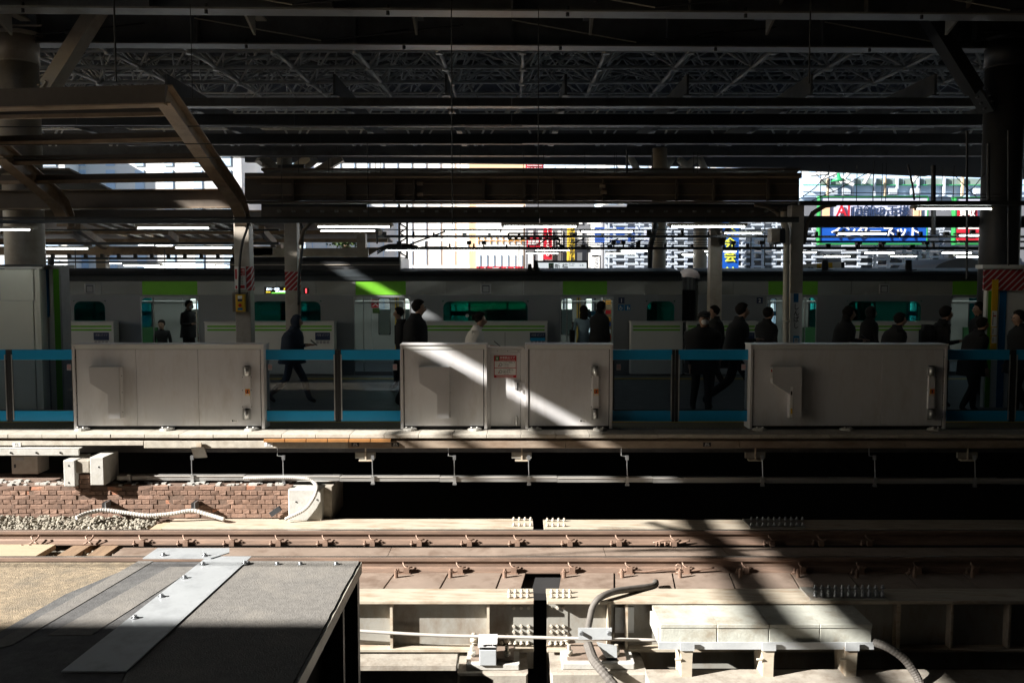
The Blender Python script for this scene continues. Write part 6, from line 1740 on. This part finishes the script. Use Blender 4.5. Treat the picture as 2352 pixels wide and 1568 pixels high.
# roof terrace above the billboard
rt = thing('roof_terrace', 'green netted roof terrace with white pipes and windows above the big billboard', 'roof terrace', W(2080, 450, 60))
pbox('terrace_wall', 'facade_blue', 1845, 2400, 425, 452, 60.2, 4, rt)
for i in range(18): pbox('net_panel', 'mesh_green', 1884 + i * 24, 1907 + i * 24, 410, 424, 59.9, .05, rt)
pbox('terrace_rail', 'green_paint', 1845, 2400, 424, 426, 59.8, .1, rt)
for i, px in enumerate((1902, 1937, 1960, 2010, 2034, 2062, 2110, 2170, 2212, 2262)): pbox('terrace_post', 'lattice_white' if i % 4 else 'wood', px - 2, px + 2, 405, 450, 59.7, .2, rt)
for a, b in (((1895, 392), (1960, 425)), ((1930, 420), (1955, 392)), ((1985, 422), (2000, 396)), ((2095, 420), (2110, 400)), ((1860, 402), (1900, 398)), ((1880, 415), (1925, 395))): rod('white_pipe', 'facade_white', W(a[0], a[1], 59.4), W(b[0], b[1], 59.3), .12, rt, 8)
for i, px in enumerate((1915, 1945, 2052, 2105, 2250, 2290)): pbox('air_unit', 'lattice_white', px - 9, px + 9, 432, 446, 59.6, .4, rt)
lampg = MB().tube([W(1926, 398, 50), W(1926, 408, 50), W(1926, 416, 50)], 1, 12, [.06, .12, .42]).build('lamp_shade', 'green_paint', rt, smooth=True)

tree = thing('tree', 'green leafy tree seen through the next canopy left of centre', 'tree', W(795, 640, 45))
rod('trunk', 'old_wood', W(795, 680, 45), W(796, 560, 45), .14, tree, 8)
mb = MB(); rl = random.Random(9)
for _ in range(900):
    c = W(795 + rl.gauss(0, 18), 548 + rl.gauss(0, 9), 45 + rl.uniform(-1.2, 1.2)); s = rl.uniform(.05, .11)
    a = Vector((rl.uniform(-1, 1), rl.uniform(-1, 1), rl.uniform(-1, 1))).normalized() * s; b = a.cross(Vector((rl.uniform(-1, 1), .3, 1))).normalized() * s
    k = len(mb.v); mb.v += [c - a, c + b, c + a, c - b]; mb.face(k, k + 1, k + 2, k + 3)
mb.build('crown', 'ivy', tree)
# unseen walls added to block sky light, then the viewer's platform
rw = box('side_blocker_wall', 'roof_steel', 15.5, 16, -25, 21.2, -5, 9.8); tag(rw, 'dark unseen wall added beyond the right edge to block light', 'wall')
bw = box('rear_blocker_wall', 'roof_steel', -45, 16, -9, -8.6, -5, 9.8); tag(bw, 'dark unseen wall added behind the viewer to block sky light', 'wall')
np2 = box('viewer_platform', 'platform_floor', -45, 15, -8, 3.2, -1.2, .55, kind='structure')

# unseen tubes added over the track so that their shadows cross the rails
def above(px, py, z, zt_=5.2):
    g = G(px, py, z); h = zt_ - z
    return Vector((g.x - h / .57, g.y - h * .40 / .57, zt_))
ol = thing('shadow_tubes', 'unseen steel tubes added above the near track to cast shadow streaks', 'line support', above(1500, 1262, ZD))
for p, q, r in ((above(1160, 1279, ZD), above(1700, 1252, ZD), .022), (above(1420, 1266, ZD), above(1900, 1262, ZD), .045), (above(1490, 1198, -1.2), above(1760, 1290, ZD), .05), (above(1380, 1210, -1.2), above(1640, 1232, ZD), .016)):
    MB().tube([p, q], r, 8).build('shadow_tube', 'dark_steel', ol)
# ================================================================ PEOPLE
def person(label, px, Y, height, pose, look='right', top='cloth_black', legs='cloth_black', hair='short', group=None, mask=False, bag=None, coat=0.0, arm=None, lean=0.0, cap=False, x=None, z0=0.0, hood=False, bulk=1.0):
    X = X_(px, Y, 1.2) if x is None else x
    t = thing('person', label, 'person', (X, Y, z0), group)
    k = height / 1.70
    rot = {'right': 0, 'left': math.pi, 'camera': -math.pi / 2, 'away': math.pi / 2, 'right_away': .5, 'right_near': -.5}[look]
    R = Matrix.Rotation(rot, 3, 'Z')
    L = lean
    V, E, Rr, S = [], [], [], []
    def j(p, r, parent=None, s=0):
        V.append(Vector(p)); Rr.append(r); S.append(s)
        if parent is not None: E.append((parent, len(V) - 1))
        return len(V) - 1
    st = 0.0 if pose == 'sit' else pose      # stride length
    pel = j((0, 0, .93), (.115, .15))
    sp = j((.015 + L * .2, 0, 1.12), (.105 * bulk, .145 * bulk), pel)
    ch = j((.03 + L * .55, 0, 1.32), (.115 * bulk, .175 * bulk), sp)
    nk0 = j((.03 + L * .75, 0, 1.43), (.075, .085), ch)
    nk = j((.05 + L * .9, 0, 1.485), (.048, .05), nk0, 1)
    hl = .04 + L * .35
    hd = j((.06 + L + hl * .3, 0, 1.56), (.078, .068), nk, 1)
    h2 = j((.055 + L + hl * .3, 0, 1.63), (.085, .072), hd, 1)
    h3 = j((.05 + L + hl * .2, 0, 1.675), (.055, .05), h2, 1)
    ns = j((.155 + L + hl * .3, 0, 1.575), (.016, .016), hd, 1)
    for s in (-1, 1):
        ear = j((.045 + L + hl * .3, s * .083, 1.585), (.014, .02), hd, 1)
        hp = j((0, s * .088, .88), (.095, .09), pel)
        f = st * s
        if pose == 'sit':
            kn = j((.43, s * .12, .52), (.065, .065), hp); an = j((.45, s * .12, .10), (.042, .042), kn); to = j((.60, s * .13, .045), (.035, .042), an)
        else:
            kn = j((.04 + f * .42 + abs(f) * .10, s * .09, .50), (.078, .075), hp)
            an = j((f * .95 - (.10 if f < 0 else 0), s * .085, .095 + (.10 * abs(f) / .4 if f < 0 else 0)), (.056, .056), kn)
            to = j((f * .95 + .13 - (.10 if f < 0 else 0), s * .095, .04 + (.0 if f >= 0 else .015)), (.032, .04), an)
        sh = j((.02 + L * .62, s * .185, 1.385), (.062, .06), ch)
        a = arm if arm is not None else 'swing'
        if a == 'phone' or (a == 'phone1' and s < 0):
            el = j((.02 + L * .6, s * .23, 1.12), (.047, .047), sh); wr = j((.24 + L * .6, s * .12, 1.14), (.032, .03), el)
            d = Vector((1, -s * .35, .12)).normalized()
        else:
            el = j((.0 + L * .5 - f * .22, s * .23, 1.11), (.047, .047), sh); wr = j((.05 + L * .4 - f * .55, s * .235, .87), (.032, .03), el)
            d = Vector((-f * .3 + .15, 0, -1)).normalized()
        w = V[wr]
        side = Vector((0, 1, 0)) if abs(d.z) < .6 else Vector((1, 0, 0))
        pm = j(w + d * .075, (.022, .036), wr, 1)
        for q in range(4):
            o = side * (-.03 + .02 * q); ln = (.055, .07, .075, .06)[q]
            f1 = j(w + d * (.10) + o, (.009, .009), pm, 1); f2 = j(w + d * (.10 + ln * .6) + o + Vector((.006, 0, -.006)), (.008, .008), f1, 1); j(w + d * (.10 + ln) + o + Vector((.014, 0, -.016)), (.007, .007), f2, 1)
        th = j(w + d * .05 + side * .045, (.010, .010), pm, 1); j(w + d * .09 + side * .06 + Vector((.01, 0, 0)), (.008, .008), th, 1)
        if s == 1: hand_at = w + d * .12
    if pose == 'sit':
        for i in range(len(V)):
            if V[i].z < .6 and i > 8: V[i].z += .42
        t.location.z = z0 = z0 - .42
    me = bpy.data.meshes.new('body')
    me.from_pydata([tuple((R @ v) * k) for v in V], E, [])
    o = bpy.data.objects.new('body_tmp', me); COL.objects.link(o)
    m = o.modifiers.new('s', 'SKIN'); m.use_smooth_shade = True
    for i, sv in enumerate(me.skin_vertices[0].data):
        sv.radius = (Rr[i][0] * k, Rr[i][1] * k); sv.use_root = (i == 0)
    o.modifiers.new('u', 'SUBSURF').levels = 1
    bpy.context.view_layer.update()
    bm_ = bpy.data.meshes.new_from_object(o.evaluated_get(bpy.context.evaluated_depsgraph_get()))
    bpy.data.objects.remove(o)
    bm_.name = 'body'
    bm_.materials.clear()
    for q in (top, legs, 'skin', 'black_paint'): bm_.materials.append(MATS[q])
    sk = [(R @ V[i]) * k for i in range(len(V)) if S[i]]
    for p in bm_.polygons:
        c = p.center
        z = c.z / k
        near = min(sk, key=lambda q: (q - c).length_squared)
        dn = (near - c).length
        if z > 1.47 or (S and dn < .055 * k and z < 1.3 and any((near - (R @ V[i]) * k).length < 1e-5 and S[i] for i in range(9, len(V)))): p.material_index = 2
        elif z < .075 or (z < .09): p.material_index = 3
        elif z < .90: p.material_index = 1
        else: p.material_index = 0
        p.use_smooth = True
    bo = bpy.data.objects.new('body', bm_); COL.objects.link(bo); bo.parent = t; BASE[bo.name] = Vector((X, Y, z0))
    base = Vector((X, Y, z0))
    def tw(p): return base + (R @ Vector(p)) * k
    hx = .05 + L + hl * .3
    def blob(name, m, c, rad, parent, cut=None, seed=1):
        g = bmesh.new(); bmesh.ops.create_uvsphere(g, u_segments=14, v_segments=10, radius=1)
        rr = random.Random(seed)
        vs = []
        for v in g.verts:
            p = Vector((v.co.x * rad[0], v.co.y * rad[1], v.co.z * rad[2])) * (1 + rr.uniform(-.04, .04))
            if cut: p = cut(p)
            v.co = (R @ (Vector(c) + p)) * k
        m2 = bpy.data.meshes.new(name); g.to_mesh(m2); g.free(); m2.materials.append(MATS[m])
        for p in m2.polygons: p.use_smooth = True
        o = bpy.data.objects.new(name, m2); COL.objects.link(o); o.parent = parent; BASE[o.name] = base
        return o
    for s in (-1, 1): blob('eye', 'hair', (hx + .082, s * .03, 1.603), (.010, .014, .007), bo)
    if mask: blob('face_mask', 'mask_white', (hx + .06, 0, 1.555), (.052, .062, .05), bo)
    def front_cut(p): return Vector((min(p.x, .035 + max(0, p.z - .015) * 1.5), p.y, p.z))
    if hood:
        blob('hood', top, (hx - .015, 0, 1.60), (.125, .115, .14), bo, lambda p: Vector((min(p.x, .06), p.y, p.z)))
    elif hair == 'short':
        blob('hair', 'hair', (hx - .02, 0, 1.628), (.115, .10, .108), bo, front_cut)
    elif hair == 'long':
        blob('hair', 'hair', (hx - .02, 0, 1.62), (.112, .10, .115), bo, front_cut)
        blob('hair_fall', 'hair', (hx - .07, 0, 1.47), (.06, .10, .17), bo)
    elif hair == 'bun':
        blob('hair', 'hair', (hx - .02, 0, 1.64), (.112, .098, .10), bo, front_cut)
        blob('hair_bun', 'hair', (hx - .12, 0, 1.64), (.05, .055, .055), bo)
    if cap: blob('cap', 'cloth_black', (hx, 0, 1.675), (.118, .105, .06), bo); blob('cap_peak', 'cloth_black', (hx + .11, 0, 1.655), (.07, .07, .012), bo)
    if coat:
        ph = MB(); n = 14; rows_ = [(1.515, .062, .066, L * .95), (1.475, .066, .072, L * .85), (1.43, .085, .135, L * .75), (1.385, .12, .205, L * .65), (1.30, .145, .225, L * .5), (1.15, .15, .195, L * .3), (.93, .165, .20, 0), (coat, .19, .215, 0)]
        for (z, rx, ry, dx) in rows_:
            for i in range(n):
                a = 2 * math.pi * i / n; w_ = 1 + .05 * math.sin(a * 5 + z * 7)
                ph.v.append(tw((.01 + dx + rx * bulk * math.cos(a) * w_, ry * bulk * math.sin(a) * w_, z)))
        for r_ in range(len(rows_) - 1):
            for i in range(n):
                i2 = (i + 1) % n; ph.face(r_ * n + i, r_ * n + i2, (r_ + 1) * n + i2, (r_ + 1) * n + i)
        ph.build('coat', top, bo, smooth=True)
    if arm in ('phone', 'phone1'):
        c = tw(hand_at + Vector((.03, 0, .035)))
        ph = MB().box(-.035, .035, -.005, .005, -.07, .07); ph.v = [c + R @ (Matrix.Rotation(math.radians(-50), 3, 'Y') @ Vector((v.y, v.x, v.z))) for v in ph.v]
        o = ph.build('phone', 'black_paint', None, c); tag(o, 'small dark phone held by the ' + ' '.join(label.split(' ')[:9]), 'phone')
    if bag:
        if bag == 'backpack':
            c = (-.20 + L * .5, 0, 1.18)
            g = bmesh.new(); bmesh.ops.create_cube(g, size=1); bmesh.ops.bevel(g, geom=g.edges[:], offset=.2, segments=3, affect='EDGES')
            for v in g.verts: v.co = (R @ (Vector(c) + Vector((v.co.x * .2, v.co.y * .33, v.co.z * .48)))) * k
            m2 = bpy.data.meshes.new('backpack'); g.to_mesh(m2); g.free(); m2.materials.append(MATS['cloth_black'])
            for p in m2.polygons: p.use_smooth = True
            o = bpy.data.objects.new('backpack', m2); COL.objects.link(o); o.location = base
        else:
            c = Vector((.0, .27, .80 if bag == 'low' else 1.02))
            o = None
            mb2 = MB().box(-.17, .17, -.05, .05, -.14, .14); mb2.v = [tw(c + v) for v in mb2.v]
            mb2.tube([tw(c + Vector((-.1, 0, .14))), tw(c + Vector((-.05, -.02, .32))), tw(c + Vector((.05, -.02, .32))), tw(c + Vector((.1, 0, .14)))], .012, 6)
            o = mb2.build('shoulder_bag', 'cloth_black', None, base)
        short = label.split(' ')
        tag(o, ('dark backpack on the back of the ' if bag == 'backpack' else 'dark bag carried by the ') + ' '.join(short[:9]), 'backpack' if bag == 'backpack' else 'bag')
    return t
person('hooded person in dark clothes walking right behind the glass doors', 668, 16.4, 1.55, .34, top='cloth_navy', legs='cloth_denim', hood=True, arm='phone', lean=.07, coat=.80, bulk=1.4)
person('man with short black hair and dark coat walking right before the second doorway', 948, 15.8, 1.83, .16, top='cloth_black', legs='cloth_black', bag='backpack', lean=.05, coat=.75, bulk=1.35)
person('woman in a white kimono with a hair flower walking right with a phone', 1082, 15.2, 1.64, .14, top='cloth_white', legs='cloth_white', hair='bun', arm='phone', lean=.10, coat=.12, bulk=1.08)
fl = MB(); cf = W(1073, 725, 15.13)
for i in range(6):
    a = i / 6 * 6.283; fl.tube([cf, cf + Vector((.024 * math.cos(a), -.01, .024 * math.sin(a)))], 1, 6, [.006, .014])
tag(fl.build('hair_flower', 'mask_white', None, cf), 'small white flower in the hair of the woman in white', 'hair flower')
person('man with white face mask standing in the open doorway nearest the lift box', 432, YT + .75, 1.66, 0, look='right_near', mask=True, arm='phone1', coat=.8)
person('seated dim passenger inside the train left of the standing man', 372, YT + 1.9, 1.55, 'sit', look='camera', top='cloth_black', legs='cloth_black')
person('dark haired person half hidden behind the man with the backpack', 921, 18.6, 1.62, .1, look='left')
person('woman in pale blue top standing in the third doorway', 1341, 20.3, 1.60, 0, look='away', top='cloth_pale_blue', legs='cloth_grey', hair='long', bag='high')
person('person in long black coat standing at the right of the third doorway', 1377, 19.9, 1.70, 0, look='right_away', hair='long', coat=.35, bulk=1.25)
person('passenger in grey seen behind the glass of the third doorway', 1338, 25.6, 1.62, 0, look='camera', top='cloth_grey')
person('broad person in dark cap and mask bending forward behind the right glass doors', 1612, 15.2, 1.66, .18, look='camera', mask=True, cap=True, coat=.7, bulk=1.45, lean=.1)
person('tall dark person striding right with one arm out behind the right glass doors', 1688, 15.6, 1.78, .42, arm='phone1', coat=.85, bulk=1.2, lean=.06, bag='low')
person('dim person standing left of the station name column', 1760, 17.2, 1.66, 0, look='right_away', coat=.5, bulk=1.15)
person('dim long haired person behind the left part of the shaded cabinet', 1934, 16.0, 1.72, .2, hair='long', arm='phone', coat=.6, bulk=1.15, lean=.06)
person('dim bulky person behind the middle of the shaded cabinet', 2046, 15.6, 1.62, .12, coat=.6, bulk=1.3, lean=.1)
person('dim slim person with a backpack behind the right end of the shaded cabinet', 2150, 15.8, 1.72, .2, bag='backpack', arm='phone1', lean=.1, coat=.8)
person('dim stooping person beside the striped stair enclosure', 2232, 15.2, 1.56, .1, coat=.7, bulk=1.3, lean=.12)
person('dim short person between the two walking people and the plain column', 1645, 18.2, 1.66, .1, look='left', coat=.7, bulk=1.15)
person('dim tall person half hidden left of the stair enclosure', 2252, 17.6, 1.74, .1, look='left', coat=.6, bulk=1.2)
person('dim hooded person in front of the second car window at the right', 1995, 18.4, 1.64, .2, hood=True, coat=.7, bulk=1.15)
person('dim person cut by the right picture edge', 2345, 15.0, 1.68, .1, look='left', coat=.7, bulk=1.2)
print('objects', len(bpy.data.objects))
